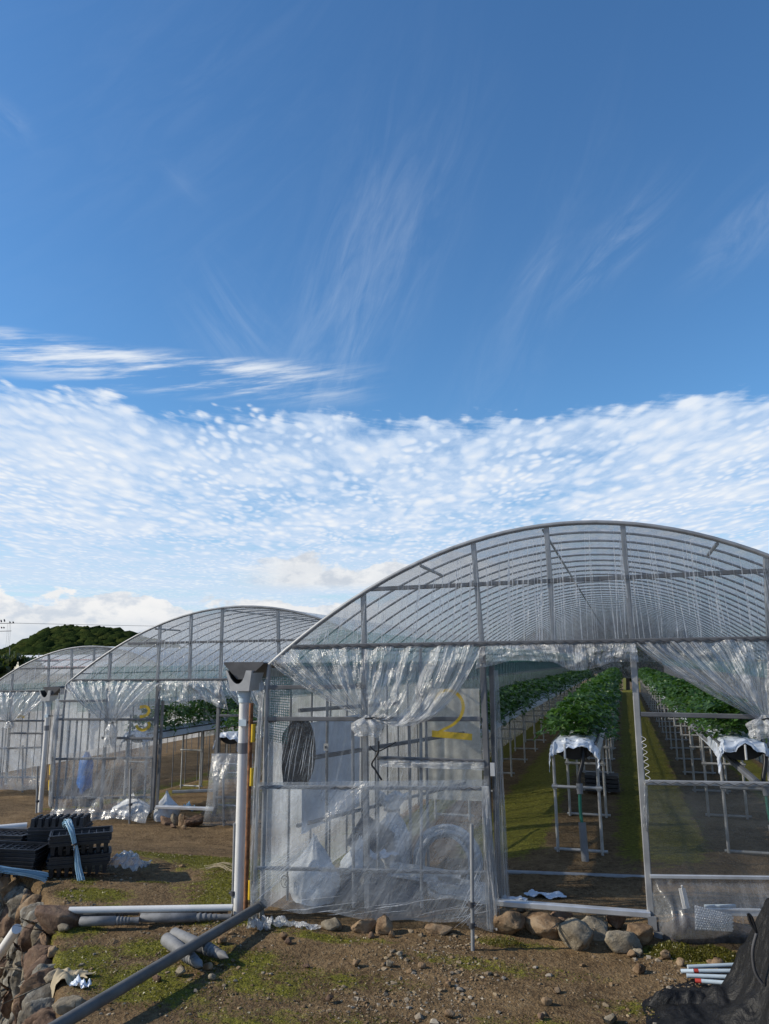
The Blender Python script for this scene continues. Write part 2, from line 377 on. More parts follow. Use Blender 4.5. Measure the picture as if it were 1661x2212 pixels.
def make_net(name, col, cells, solid, coarse=False):
    m, t = new_mat(name); tc = t.node('ShaderNodeTexCoord'); uv = t.vmath('MULTIPLY', tc.outputs['UV'], (cells[0], cells[1], 1))
    x, y, z = t.sep(uv)
    fx = t.math('ABSOLUTE', t.math('SUBTRACT', t.math('FRACT', x), .5)); fy = t.math('ABSOLUTE', t.math('SUBTRACT', t.math('FRACT', y), .5))
    k = t.math('GREATER_THAN', t.math('MAXIMUM', fx, fy), .5-solid*.5)
    b = pbsdf(t, rgba(col), .7); tl = t.node('ShaderNodeBsdfTranslucent'); t.put(tl.inputs[0], rgba(col)); s_ = t.shmix(.35, b.outputs[0], tl.outputs[0])
    tr = t.node('ShaderNodeBsdfTransparent')
    t.l.new(t.shmix(k, tr.outputs[0], s_), t.out.inputs[0]); return m
def make_shade(name, col, op):                       # a net too fine to resolve
    m, t = new_mat(name); ob = t.node('ShaderNodeTexCoord').outputs['Object']
    n = t.noise(ob, 5.0, 5, .65); w = t.noise(t.vmath('MULTIPLY', ob, (60, 60, 400)), 1.0, 2)
    nm = t.bump(t.noise(ob, 14.0, 5, .6, .5), .6, .03)
    c = t.mix(t.remap(n, .3, .75), rgba(col), rgba([x*2.2 for x in col]))
    b = pbsdf(t, c, .55, 0, nm, .45); tl = t.node('ShaderNodeBsdfTranslucent'); t.put(tl.inputs[0], c); s_ = t.shmix(.3, b.outputs[0], tl.outputs[0])
    tr = t.node('ShaderNodeBsdfTransparent')
    t.l.new(t.shmix(t.math('MULTIPLY', t.remap(w, .3, .6, .85, 1.0), op), tr.outputs[0], s_), t.out.inputs[0]); return m
M['teal_net'] = make_net('teal_insect_net', (.03, .20, .18), (260, 26), .26)
M['teal_shade'] = make_shade('teal_side_net', (.035, .17, .16), .42)
M['black_net'] = make_shade('black_shade_net', (.008, .008, .0085), .985)
M['film_crease'] = film_mat('film_crease', .62, .0, 4, 1, .25, (.86, .88, .90), .5)
M['film_gable'] = film_mat("gable_film", .085, .10, 62, .55, .18, (.89, .905, .925), .12, lo_=.56, hi=.70, broad=.12, warp=.25, lw_=.06)
M['film_wall'] = film_mat('wall_film', .055, .12, 34, .7, .18, (.88, .895, .91), .2, lo_=.52, hi=.72, broad=.18, warp=.35, white=(.80, .84, .88))
M['film_swag'] = film_mat('gathered_film', .15, .62, 40, .9, .24, (.86, .875, .89), .6, lo_=.47, hi=.66, broad=.5)
M['film_milky'] = film_mat('milky_wall_film', .24, .15, 30, .6, .2, (.88, .89, .90), .25, broad=.3, warp=.35)
M['film_skirt'] = film_mat('skirt_film', .26, .10, 22, .30, .24, (.86, .88, .90), .30, lo_=.44, hi=.80, broad=.10, lw_=.035, warp=.35, white=(.80, .84, .88))
M['film_roof'] = film_mat('roof_film', .30, .14, 40, 3, .12, (.87, .885, .91), .05, gl=.7, lo_=.5, hi=.7)
M['film_side'] = film_mat('side_film', .46, .25, 60, 2, .2, (.82, .85, .88), .1, lo_=.48, hi=.66)
M['film_bag'] = film_mat('bag_film', .34, .5, 12, 3, .22, (.86, .87, .88), .6, lo_=.45, hi=.65, broad=.5)
M['film_clear'] = film_mat('clear_film', .07, .2, 6, 3, .14, (.88, .90, .91), .14)
M['film_pocket'] = film_mat('pocket_film', .14, .10, 12, 1.2, .26, (.86, .865, .87), .22, lo_=.54, hi=.68)
M['film_dusty'] = film_mat('dusty_door_film', .13, .05, 3, 3, .3, (.70, .71, .72), .04, white=(.42, .43, .41))
def make_rock(name, cols, sc=7.0):
    m, t = new_mat(name); ob = t.node('ShaderNodeTexCoord').outputs['Object']; r = t.node('ShaderNodeObjectInfo').outputs['Random']
    p = t.vmath('ADD', ob, t.comb(t.math('MULTIPLY', r, 37.0), 0.0, 0.0))
    n = t.noise(p, sc, 7, .65, .4); n2 = t.noise(p, sc*3.3, 6, .7); v = t.voro(p, sc*1.6).outputs['Distance']
    c = t.ramp(n, [(.34, cols[0]), (.48, cols[1]), (.62, cols[2])])
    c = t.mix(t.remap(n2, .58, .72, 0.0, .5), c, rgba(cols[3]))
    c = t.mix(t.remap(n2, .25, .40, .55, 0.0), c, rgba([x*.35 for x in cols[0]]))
    c = t.mix(1.0, c, t.ramp(r, [(0, (.78,)*3), (1, (1.2,)*3)]), 'MULTIPLY')
    h = t.math('ADD', t.math('MULTIPLY', n, .8), t.math('MULTIPLY', n2, .4)); h = t.math('ADD', h, t.math('MULTIPLY', v, .3))
    b = pbsdf(t, c, .88, 0, t.bump(h, .95, .03), .25); t.l.new(b.outputs[0], t.out.inputs[0]); return m
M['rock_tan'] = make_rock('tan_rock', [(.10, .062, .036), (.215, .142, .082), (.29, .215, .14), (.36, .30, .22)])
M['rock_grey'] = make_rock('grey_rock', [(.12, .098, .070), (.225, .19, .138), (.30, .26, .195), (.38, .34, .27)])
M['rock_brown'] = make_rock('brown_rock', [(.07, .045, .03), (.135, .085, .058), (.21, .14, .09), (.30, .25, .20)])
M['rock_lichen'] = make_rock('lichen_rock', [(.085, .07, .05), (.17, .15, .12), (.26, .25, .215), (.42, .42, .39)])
def make_gravel():
    m, t = new_mat('gravel_stones'); g = t.node('ShaderNodeNewGeometry'); r = g.outputs['Random Per Island']
    c = t.ramp(r, [(0, (.13, .085, .045)), (.3, (.24, .16, .085)), (.55, (.20, .16, .11)), (.75, (.33, .25, .15)), (.9, (.25, .22, .18)), (1, (.44, .38, .29))])
    ob = t.node('ShaderNodeTexCoord').outputs['Object']; n = t.noise(ob, 60, 4, .6)
    c = t.mix(t.remap(n, .3, .7, .0, .4), c, (.09, .06, .04, 1))
    b = pbsdf(t, c, .85, 0, t.bump(n, .4, .005), .25); t.l.new(b.outputs[0], t.out.inputs[0]); return m
M['gravel'] = make_gravel()
def make_leaf(name, a, b_, c_):
    m, t = new_mat(name); g = t.node('ShaderNodeNewGeometry'); r = g.outputs['Random Per Island']
    ob = t.node('ShaderNodeTexCoord').outputs['Object']; n = t.noise(ob, 2.2, 4, .6)
    f = t.math('ADD', t.math('MULTIPLY', r, .65), t.math('MULTIPLY', n, .45))
    c = t.ramp(f, [(.1, a), (.5, b_), (.88, c_), (.97, tuple(x*y for x, y in zip(c_, (1.9, 1.25, .8))))])
    b = pbsdf(t, c, .42, 0, None, .45); tl = t.node('ShaderNodeBsdfTranslucent'); t.put(tl.inputs[0], t.mix(1.0, c, (1.5, 1.7, .7, 1), 'MULTIPLY'))
    t.l.new(t.shmix(.28, b.outputs[0], tl.outputs[0]), t.out.inputs[0]); return m
M['leaf'] = make_leaf('strawberry_leaf', (.018, .048, .010), (.045, .110, .020), (.105, .195, .045))
def make_forest():
    m, t = new_mat('forest_canopy'); g = t.node('ShaderNodeNewGeometry'); r = g.outputs['Random Per Island']; ob = t.node('ShaderNodeTexCoord').outputs['Object']
    n = t.noise(ob, .9, 6, .7); n2 = t.noise(ob, .045, 3, .5)
    c = t.ramp(t.math('ADD', t.math('MULTIPLY', r, .35), t.math('ADD', t.math('MULTIPLY', n2, .45), t.math('MULTIPLY', n, .2))), [(.25, (.012, .022, .008)), (.5, (.026, .040, .012)), (.75, (.055, .065, .018))])
    b = pbsdf(t, c, 1.0, 0, t.bump(n, 1.0, 1.2), 0.0); t.l.new(b.outputs[0], t.out.inputs[0]); return m
M['forest'] = make_forest()
M['tree_leaf'] = make_leaf('woodland_leaf', (.020, .034, .010), (.040, .060, .016), (.085, .095, .028))
M['moss'] = make_leaf('moss_tuft', (.055, .048, .011), (.105, .098, .015), (.18, .165, .026))
M['bark'] = simple('bark', (.10, .075, .05), .9, 0, .3, 8, .5, 30)
M['straw'] = simple('dry_straw', (.36, .30, .20), .85)
# ------------------------------------------------------------------ ground
WALL = [(-2.55, 3.0), (-3.15, 3.92), (-4.0, 4.85), (-4.62, 5.55), (-5.42, 6.28), (-6.5, 6.85), (-9.0, 7.9), (-14, 9.6), (-30, 15.0)]
def wall_dist(x, y):                                 # >0 on the low side (left) of the retaining wall
    best = 1e9; sg = 1
    for (x0, y0), (x1, y1) in zip(WALL[:-1], WALL[1:]):
        dx, dy = x1-x0, y1-y0; L = dx*dx+dy*dy; t = min(1, max(0, ((x-x0)*dx+(y-y0)*dy)/L))
        ex, ey = x-x0-t*dx, y-y0-t*dy; d = ex*ex+ey*ey
        if d < best: best = d; sg = 1 if dx*ey-dy*ex > 0 else -1
    return math.sqrt(best)*sg
def lay(x, y):                                       # the lie of the land, without bumps
    t = smooth(3.25, 4.3, -x); z = -.55*t*smooth(6.6, 10.8, y)
    z -= .32*smooth(9.3, 10.3, -x)*smooth(11.0, 14.2, y)
    z += .085*smooth(6.02, 6.42, y)*smooth(-1.9, -.9, x)*smooth(52, 48, y)
    z -= .02*smooth(5.6, 4.4, y)
    z -= 1.6*smooth(55, 75, y)
    return z
def ground(x, y, bumps=True):
    z = lay(x, y)
    if bumps:
        z += .030*nz(x*.9, y*.9, 3)+.016*nz(x*2.6, y*2.6, 8)+.007*nz(x*8, y*8, 1)
        if -6 < x < 3 and y < 13: z += .006*nz(x*19, y*19, 5)+.004*nz(x*37, y*37, 6)
        z -= .07*math.exp(-((x+4.55)/.8)**2-((y-7.0)/.28)**2)
        z -= .03*math.exp(-((x+3.9)/.5)**2-((y-6.45)/.3)**2)
    d = wall_dist(x, y) if (-32 < x < -1 and y < 18) else (1.0 if x < -32 and y < 18 else -1)
    if d > -.05: z -= 1.5*smooth(.0, .22, d)
    return z
def moss_amt(x, y):
    a = 0.0
    for (mx, my, sx, sy, k) in MOSS: a = max(a, k*math.exp(-((x-mx)/sx)**2-((y-my)/sy)**2))
    if y > 7.6 and -2.9 < x < 2.4:                    # strips between the beds
        for (c_, w_) in ((-1.42, .50), (.27, .48), (2.05, .3), (-2.75, .25)): a = max(a, .95*math.exp(-((x-c_)/w_)**4)*smooth(7.6, 9.0, y))
    if y > 12.3 and x < -3.3: a = max(a, .55*math.exp(-(((x+4.6)%1.75-.87)/.35)**2))
    return a
MOSS = [(-4.0, 8.0, 1.25, .62, 1.15), (-3.6, 7.2, .6, .9, .95), (-3.9, 9.3, .8, .5, .8), (-5.3, 8.1, .6, .3, .7), (-3.9, 4.9, .35, .3, .8), (-3.0, 5.2, .4, .25, .7), (-1.0, 5.55, .8, .14, .45), (-2.4, 4.9, .5, .25, .6), (-3.2, 4.7, .5, .3, .7), (-4.3, 5.35, .3, .2, .7), (-1.9, 5.1, .6, .15, .5), (.1, 5.2, .5, .12, .45), (-2.6, 5.2, .35, .2, .55), (-3.7, 7.6, .5, .8, .8), (-3.55, 6.5, .32, .5, .8), (-4.75, 6.15, .40, .22, .95), (-4.3, 5.8, .25, .16, .6), (-3.5, 5.25, .30, .22, .8),
        (-2.9, 5.9, .35, .12, .7), (-2.95, 4.55, .5, .25, .6), (-2.1, 4.35, .6, .3, .5), (-.5, 4.75, .5, .22, .5), (.2, 4.85, .6, .2, .55), (-2.3, 5.75, .6, .10, .6), (-.9, 6.0, .3, .09, .6),
        (.45, 6.1, .5, .14, .8), (-4.05, 7.2, .3, .12, .6), (-5.6, 8.4, .5, .2, .6), (-3.6, 4.75, .35, .15, .6), (-1.55, 4.5, .4, .2, .45), (-5.1, 6.5, .15, .12, .6), (-3.3, 5.75, .3, .1, .5), (-4.5, 6.75, .2, .1, .7)]
def make_ground_mat():
    m, t = new_mat('soil'); ob = t.node('ShaderNodeTexCoord').outputs['Object']
    at = t.node('ShaderNodeAttribute'); at.attribute_name = 'moss'; ms = at.outputs['Fac']
    n0 = t.noise(ob, 1.1, 5, .6); n1 = t.noise(ob, 4.0, 6, .65); n2 = t.noise(ob, 22.0, 6, .7); n3 = t.noise(ob, 90.0, 3, .7)
    v = t.voro(ob, 26.0); v2 = t.voro(ob, 62.0)
    c = t.ramp(t.math('ADD', t.math('MULTIPLY', n0, .5), t.math('MULTIPLY', n1, .5)), [(.36, (.052, .032, .016)), (.5, (.122, .077, .038)), (.66, (.235, .155, .078))])
    c = t.mix(t.remap(n2, .35, .7, .0, .55), c, (.25, .178, .096, 1)); c = t.mix(t.remap(n2, .48, .28, .0, .75), c, (.042, .027, .017, 1))
    st = t.mix(v2.outputs['Color'], (.15, .10, .06, 1), (.34, .265, .17, 1)); c = t.mix(t.math('MULTIPLY', t.remap(v2.outputs['Distance'], .22, .36, 1.0, 0.0), t.remap(n1, .42, .6)), c, st)
    mn = t.math('ADD', ms, t.math('MULTIPLY', t.math('SUBTRACT', n1, .5), 1.5)); mn = t.math('ADD', mn, t.math('MULTIPLY', t.math('SUBTRACT', n2, .5), .9))
    mk = t.math('MULTIPLY', t.remap(mn, .26, .60), t.remap(ms, .02, .22))
    mc = t.ramp(t.math('ADD', t.math('MULTIPLY', n2, .6), t.math('MULTIPLY', n3, .4)), [(.3, (.040, .036, .008)), (.5, (.130, .128, .016)), (.68, (.27, .26, .035))])
    c = t.mix(t.math('MULTIPLY', mk, .92), c, mc)
    h = t.math('ADD', t.math('MULTIPLY', n2, .7), t.math('MULTIPLY', n3, .35)); h = t.math('ADD', h, t.math('MULTIPLY', t.math('SUBTRACT', 1.0, v.outputs['Distance']), .35)); h = t.math('ADD', h, t.math('MULTIPLY', t.math('SUBTRACT', 1.0, v2.outputs['Distance']), .25))
    b = pbsdf(t, c, .92, 0, t.bump(h, .9, .03), .15); t.l.new(b.outputs[0], t.out.inputs[0]); return m
def axis(segs):
    out = []
    for a, b, n in segs: out += [a+(b-a)*i/n for i in range(n)]
    return out+[segs[-1][1]]
def make_ground():
    xs = axis([(-2500, -200, 10), (-200, -40, 12), (-40, -14, 26), (-14, -7.2, 40), (-7.2, 2.6, 230), (2.6, 8, 18), (8, 60, 14), (60, 2500, 10)])
    ys = axis([(-300, -10, 6), (-10, 3.2, 14), (3.2, 7.2, 120), (7.2, 13, 110), (13, 20, 50), (20, 52, 80), (52, 80, 20), (80, 300, 20), (300, 4000, 14)])
    w = len(xs); vs = [(x, y, ground(x, y)) for y in ys for x in xs]
    fs = [(j*w+i, j*w+i+1, (j+1)*w+i+1, (j+1)*w+i) for j in range(len(ys)-1) for i in range(w-1)]
    me = bpy.data.meshes.new('ground'); me.from_pydata(vs, [], fs); me.materials.append(make_ground_mat())
    me.polygons.foreach_set('use_smooth', [True]*len(fs))
    a = me.attributes.new('moss', 'FLOAT', 'POINT'); a.data.foreach_set('value', [moss_amt(x, y) if (-8 < x < 3 and 3 < y < 60) or (y > 12 and x > -12) else (.3 if abs(x) > 60 or y > 60 else .05) for x, y, z in vs])
    o = bpy.data.objects.new('ground', me); C.objects.link(o); o['kind'] = 'structure'; return o
make_ground()
# ------------------------------------------------------------------ stones
def rock_geo(sub, seed, sx, sy, sz, facets=9, rough=.10, rot=None):
    """an angular lump: the hull of scattered points, edges worn, surface roughened"""
    rnd = random.Random(seed); bm = bmesh.new()
    if facets == 0:
        bmesh.ops.create_icosphere(bm, subdivisions=sub, radius=1.0)
    else:
        for _ in range(facets+8):
            n = Vector((rnd.gauss(0, 1), rnd.gauss(0, 1), rnd.gauss(0, 1))).normalized(); bm.verts.new(n*rnd.uniform(.84, 1.08))
        r = bmesh.ops.convex_hull(bm, input=bm.verts)
        bmesh.ops.delete(bm, geom=[v for v in bm.verts if not v.link_faces], context='VERTS')
        if sub > 1:
            bmesh.ops.bevel(bm, geom=bm.edges[:], offset=.11, segments=2 if sub > 2 else 1, affect='EDGES', profile=.6)
            bmesh.ops.triangulate(bm, faces=bm.faces[:])
            long_ = [e for e in bm.edges if e.calc_length() > (.22 if sub > 2 else .4)]
            bmesh.ops.subdivide_edges(bm, edges=long_, cuts=2 if sub > 2 else 1, use_grid_fill=True); bmesh.ops.triangulate(bm, faces=bm.faces[:])
    o = Vector((rnd.uniform(-50, 50), rnd.uniform(-50, 50), rnd.uniform(-50, 50)))
    vs = []
    for v in bm.verts:
        p = v.co.copy()
        p *= 1+rough*noise.noise(v.co*1.5+o)+rough*.55*noise.noise(v.co*4.0+o)+(rough*.4*noise.noise(v.co*10+o) if sub > 2 else 0)
        p = Vector((p.x*sx, p.y*sy, p.z*sz))
        vs.append(rot @ p if rot is not None else p)
    bm.verts.index_update()
    fs = [tuple(v.index for v in f.verts) for f in bm.faces]; bm.free(); return vs, fs
def stone(name, x, y, s, mat, label, group=None, seed=0, z=None, rz=0, tilt=(0, 0), sub=3, facets=9, cat='stone', sink=.25):
    b = MB(); R = Matrix.Rotation(rz, 3, 'Z') @ Matrix.Rotation(tilt[0], 3, 'X') @ Matrix.Rotation(tilt[1], 3, 'Y')
    vs, fs = rock_geo(sub, seed, s[0]/2, s[1]/2, s[2]/2, facets, .13, R)
    b.add(vs, fs, 0, True)
    zz = (ground(x, y)+s[2]*(.5-sink)) if z is None else z
    o = b.build(name, M[mat]); o.location = (x, y, zz); tag(o, label, cat, group); return o
def ground_hit(px, py):                              # where a pixel of the photo meets the land
    z = 0.0
    for _ in range(30):
        p = at_z(px, py, z); z2 = lay(p.x, p.y)
        z = z*.5+z2*.5
    return Vector((p.x, p.y, ground(p.x, p.y)))
def make_gravel_field():
    b = MB(); rnd = random.Random(5); base = [rock_geo(1, k, 1, 1, .7, 6, .12) for k in range(14)]
    def put(x, y, s):
        vs, fs = base[rnd.randrange(14)]; a = rnd.uniform(0, 6.28); c_, s_ = math.cos(a), math.sin(a); e = rnd.uniform(.7, 1.3); z = ground(x, y)+s*.12
        b.add([(x+(p.x*c_-p.y*s_*e)*s, y+(p.x*s_+p.y*c_*e)*s, z+p.z*s) for p in vs], fs, 0, False)
    n = 0
    while n < 9000:
        x = rnd.uniform(-5.6, 2.0); y = rnd.uniform(3.7, 8.6) if rnd.random() < .4 else rnd.uniform(3.9, 6.1)
        if wall_dist(x, y) > -.1: continue
        if y > 6.15 and x > -3.2: continue
        dens = .10+.90*smooth(-.20, .45, nz(x*1.1, y*1.1, 20)+.18*nz(x*3, y*3, 4)+.38*smooth(-1.5, .3, x)*smooth(5.9, 5.0, y))
        if rnd.random() > dens or rnd.random() < .85*moss_amt(x, y): continue
        s = min(.030, .0042*math.exp(abs(rnd.gauss(0, .70)))); put(x, y, s); n += 1
    o = b.build('gravel', M['gravel']); o['kind'] = 'stuff'
    o['label'] = 'small brown and tan gravel scattered over the bare soil'; o['category'] = 'gravel'
make_gravel_field()
# ------------------------------------------------------------------ greenhouses
def c1(x, y): return (x/3.0, 1280.3+y/3.0)
def c2(x, y): return (484.4+x/2.667, 1280.3+y/2.667)
def c3(x, y): return (1038.1+x/2.667, 1107.3+y/2.667)
def c4(x, y): return (x/3.0, 1686.9+y/3.0)
def c5(x, y): return (484.4+x/2.667, 1686.9+y/2.667)
def c6(x, y): return (1038.1+x/2.667, 1600.4+y/2.667)
KS = 0.11
class Face:
    def __init__(s, x0, y0): s.x0 = x0; s.y0 = y0
    def __call__(s, px, off=0.0): return on_face(px[0], px[1], s.x0, s.y0, KS, off)
    def y(s, x): return s.y0+KS*(x-s.x0)
NRM = Vector((KS, -1, 0)).normalized()               # out of the gable wall, towards the viewer
def panel(F, q, mat, parent, name='film_panel', off=.012, nu=46, nv=24, fold=.006, bulge=0.0, freq=9, skew=0.0, seed=0, hem=0.0, flare=0.0, label=None):
    a, b, c, d = [F(p, off) for p in q]              # top left, top right, bottom right, bottom left
    L = (a-b).length
    mb = MB()
    def fn(u, v):
        p = a.lerp(b, u).lerp(d.lerp(c, u), v)
        w = fold*(nz((u+skew*v)*freq*L*1.3, v*1.4, seed+.5)+.6*nz((u+skew*v)*freq*L*3.1, v*2.2, seed+9.5))*min(1, 6*u+.15, 6*(1-u)+.15)
        o = w+bulge*math.sin(math.pi*min(1, v*1.02))*math.sin(math.pi*u)**.4+flare*smooth(.55, 1, v)
        p = p+NRM*o
        if hem: p.z += hem*smooth(.8, 1, v)*nz(u*L*3.0, seed, 4.4)
        return p
    vs = []; uv = []
    for j in range(nv+1):
        for i in range(nu+1):
            vs.append(fn(i/nu, j/nv)); uv.append((i/nu*L/5.0+skew*j/nv*.25, j/nv))
    w = nu+1
    mb.add(vs, [(j*w+i, j*w+i+1, (j+1)*w+i+1, (j+1)*w+i) for j in range(nv) for i in range(nu)], 0, True, uv)
    o = mb.build(name, M[mat], parent)
    if label: o['label'] = label
    return o
def swag(F, top, knot, parent, sagf, folds=13, amp=.03, out=.05, seed=0, mat='film_swag', kw=.05, pw=1.0, tail=.17, nu=150, nv=34):
    tp = catmull([F(p, .03) for p in top], 8); K = F(knot, .075)
    kx = Vector((1, KS, 0)).normalized(); mb = MB()
    def fn(u, v):
        uu = u**pw
        p = along(tp, uu); e = K+kx*(uu-.5)*kw*2+Vector((0, 0, -.012*math.sin(uu*9)))
        vv = v**.92
        q = p.lerp(e, vv); q.z -= sagf(uu)*math.sin(math.pi*vv**.85)
        ph = 2*math.pi*folds*u+5.5*nz(u*3.2, seed, v*.5)
        f = amp*(.45+1.3*abs(nz(u*4.1, seed, 3)))*1.25*(math.sin(ph)+.55*math.sin(ph*2.3+1+4*nz(u*7, v*2, seed)))*(.22+.78*math.sin(math.pi*min(1, vv*.8+.12)))*(1-.75*vv)
        f += .034*nz(u*17+v*4, v*6.5-u*3, seed+3)*(1-vv)+.017*nz(u*44, v*17, seed+5)*(1-vv)
        q = q+NRM*(f+out*math.sin(math.pi*vv)*.9)
        return q
    mb.grid(fn, nu, nv, us=1.0, vs_=1.0)
    o = mb.build('film_curtain', M[mat], parent)
    # the bunched tail under the tie
    mb = MB()
    def ft(u, v):
        a = u*2*math.pi; r = .018+.075*smooth(0, .45, v)*(1-.25*v); r *= 1+.38*math.sin(a*6+seed+v*2)+.35*nz(u*9, v*3, seed+7)
        return K+kx*math.cos(a)*r*1.15+NRM*(math.sin(a)*r*.62)+Vector((0, 0, .03-tail*v*(1+.18*nz(u*6, 0, seed+2))))
    mb.grid(ft, 44, 14); mb.build('tail', M['film_bag'], o)
    mb = MB(); mb.tube([K+kx*math.cos(i/10*2*math.pi)*.040+NRM*math.sin(i/10*2*math.pi)*.030+Vector((0, 0, .005*math.sin(i))) for i in range(10)], .006, 5, closed=True)
    mb.tube([K+NRM*.03, K+NRM*.04+kx*.05+Vector((0, 0, .01)), K+NRM*.02+kx*.12+Vector((0, 0, .003))], .004, 5)
    mb.build('tie', M['black'], o)
    return o
def strip(F, top, bot, parent, mat='film_swag', seed=0, amp=.05, off=.03, nu=90, nv=16, name='film_fringe'):
    tp = catmull([F(p, off) for p in top], 6); bt = catmull([F(p, off+.03) for p in bot], 6); mb = MB()
    def fn(u, v):
        p = along(tp, u).lerp(along(bt, u), v)
        return p+NRM*(amp*(nz(u*9, v*2.3, seed)+.6*nz(u*21, v*5, seed+2)+.3*nz(u*50, v*9, seed+6))*smooth(0, .35, v)*(1.1-.3*v)+.04*math.sin(math.pi*v))
    mb.grid(fn, nu, nv); return mb.build(name, M[mat], parent)
def rail(F, p, q, parent, w=.03, h=None, off=.0, mat='steel_dark', name='rail', scallop=False):
    mb = MB(); a = F(p, off); b = F(q, off); mb.beam(a, b, w, h or w)
    if scallop:                                       # the zigzag wire that locks film into the channel
        n = int((b-a).length/.045); pts = [a.lerp(b, i/n)+NRM*(w/2+.005)+Vector((0, 0, (.009 if i % 2 else -.009))) for i in range(n+1)]
        mb.tube(pts, .0026, 4, 1)
    return mb.build(name, [M[mat], M['dark_grey']], parent)
def post(F, p, q, parent, w=.05, d=.035, off=0.0, mat='steel', name='post'):
    mb = MB(); a = F(p, off); b = F(q, off); mb.beam(a, b, w, d, up=(0, 1, 0)); return mb.build(name, M[mat], parent)
def pipe(F, p, q, parent, r=.012, off=0.0, mat='steel', name='pipe'):
    mb = MB(); mb.tube([F(p, off), F(q, off)], r, 8); return mb.build(name, M[mat], parent)
def greenhouse(F, arch_px, left, floor, y1, label, eave_px, step=.5, right=None, seed=0, roll=(0.0, 0.0)):
    q = [F(p) for p in arch_px]; A, B, Z = np.polyfit([p.x for p in q], [p.z for p in q], 2)
    xc = -B/2/A; xl = left; xr = 2*xc-left if right is None else right
    az = lambda x: A*x*x+B*x+Z
    g = thing('greenhouse', label, 'greenhouse', (xc, F.y(xc), floor), group='plastic greenhouses in a stepped row')
    arc = [Vector((xl+(xr-xl)*i/36, F.y(xl+(xr-xl)*i/36), az(xl+(xr-xl)*i/36))) for i in range(37)]
    legl = [Vector((xl-.02, F.y(xl), floor-.1)), Vector((xl-.02, F.y(xl), az(xl)-.22)), Vector((xl-.01, F.y(xl), az(xl)-.09))]
    legr = [Vector((xr+.01, F.y(xr), az(xr)-.09)), Vector((xr+.02, F.y(xr), az(xr)-.22)), Vector((xr+.02, F.y(xr), floor-.1))]
    path = legl+arc+legr
    mb = MB(); mb.tube(path, .021, 10); mb.build('front_arch', M['steel'], g)
    mb = MB(); mb.tube(path, .0115, 6); h0 = mb.build('hoop', M['hoop'], g); h0.location.y += step
    n = int((y1-F.y(xc))/step)
    for k in range(2, min(n, 98)+1):
        h = h0.copy(); C.objects.link(h); h.parent = g; h.location.y = h0.location.y+(k-1)*step
    YL = y1-F.y(xc)
    for fx, dz, ln_ in ((.445, -.03, YL), (.04, -.02, YL), (.96, -.02, YL), (.25, -.03, .8), (.70, -.03, .7)):
        x = xl+(xr-xl)*fx; mb = MB(); mb.tube([(x, F.y(x)+.03, az(x)+dz), (x, F.y(x)+ln_, az(x)+dz)], .011 if ln_ > 2 else .016, 6); mb.build('purlin', M['steel'] if ln_ < 2 else M['hoop'], g)
    mb = MB(); prof = [Vector((p.x, p.y, p.z+.016)) for p in arc]
    mb.grid(lambda u, v: along(prof, u)+Vector((0, YL*v, .012*math.sin(v*math.pi*YL/step)**2-.006)), 36, 8, us=1, vs_=20); mb.build('roof_film', M['film_roof'], g)
    for s_, x in ((-1, xl-.03), (1, xr+.03)):
        mb = MB(); mb.grid(lambda u, v: Vector((x+s_*.01*nz(u*40, v*3, seed), F.y(x)+.02+(YL-.02)*u, floor+.02+roll[0 if s_ < 0 else 1]+(az(xl)-.05-floor-roll[0 if s_ < 0 else 1])*v)), 120, 6, us=8, vs_=1); mb.build('side_film', M['film_side'], g)
        mb = MB()
        pr = [Vector((x-s_*.10, 0, floor+1.72)), Vector((x-s_*.05, 0, az(xl)-.15))]+[Vector((x-s_*(.05+.22*i), 0, az(max(xl, min(xr, x-s_*(.05+.22*i))))-.045)) for i in range(3)]
        mb.grid(lambda u, v: along(pr, v)+Vector((0, F.y(x)+.25+(YL-.4)*u, 0)), 40, 10, us=30, vs_=1); mb.build('side_net', M['teal_shade'], g)
    mb = MB(); mb.grid(lambda u, v: Vector((xl+(xr-xl)*u, F.y(xl+(xr-xl)*u)+YL, floor+.9+(az(xl+(xr-xl)*u)-floor-.9)*v)), 30, 4); mb.build('rear_film', M['film_clear'], g)
    # gable film between the arch and the eave rail
    e0, e1 = F(eave_px[0]), F(eave_px[1]); m_ = (e1.z-e0.z)/(e1.x-e0.x); ez = lambda x: e0.z+m_*(x-e0.x)
    xa = xl
    while az(xa) < ez(xa): xa += .01
    xb = xr
    while az(xb) < ez(xb): xb -= .01
    mb = MB()
    def fn(u, v):
        x = xa+(xb-xa)*u; lo_ = ez(x)-.01; hi = max(lo_+.005, az(x)-.005)
        z = lo_+(hi-lo_)*v; k = math.sin(math.pi*min(1, v*.9+.05))
        o = (.010*nz(x*26, z*.5, seed)+.007*nz(x*60, z*.8, seed+4))*k
        return Vector((x, F.y(x)-.014-o, z))
    mb.grid(fn, 330, 10); gf = mb.build('gable_film', [M['film_gable']], g)
    rnd = random.Random(seed*7+1); mb = MB(); x = xa+.12; k = 0
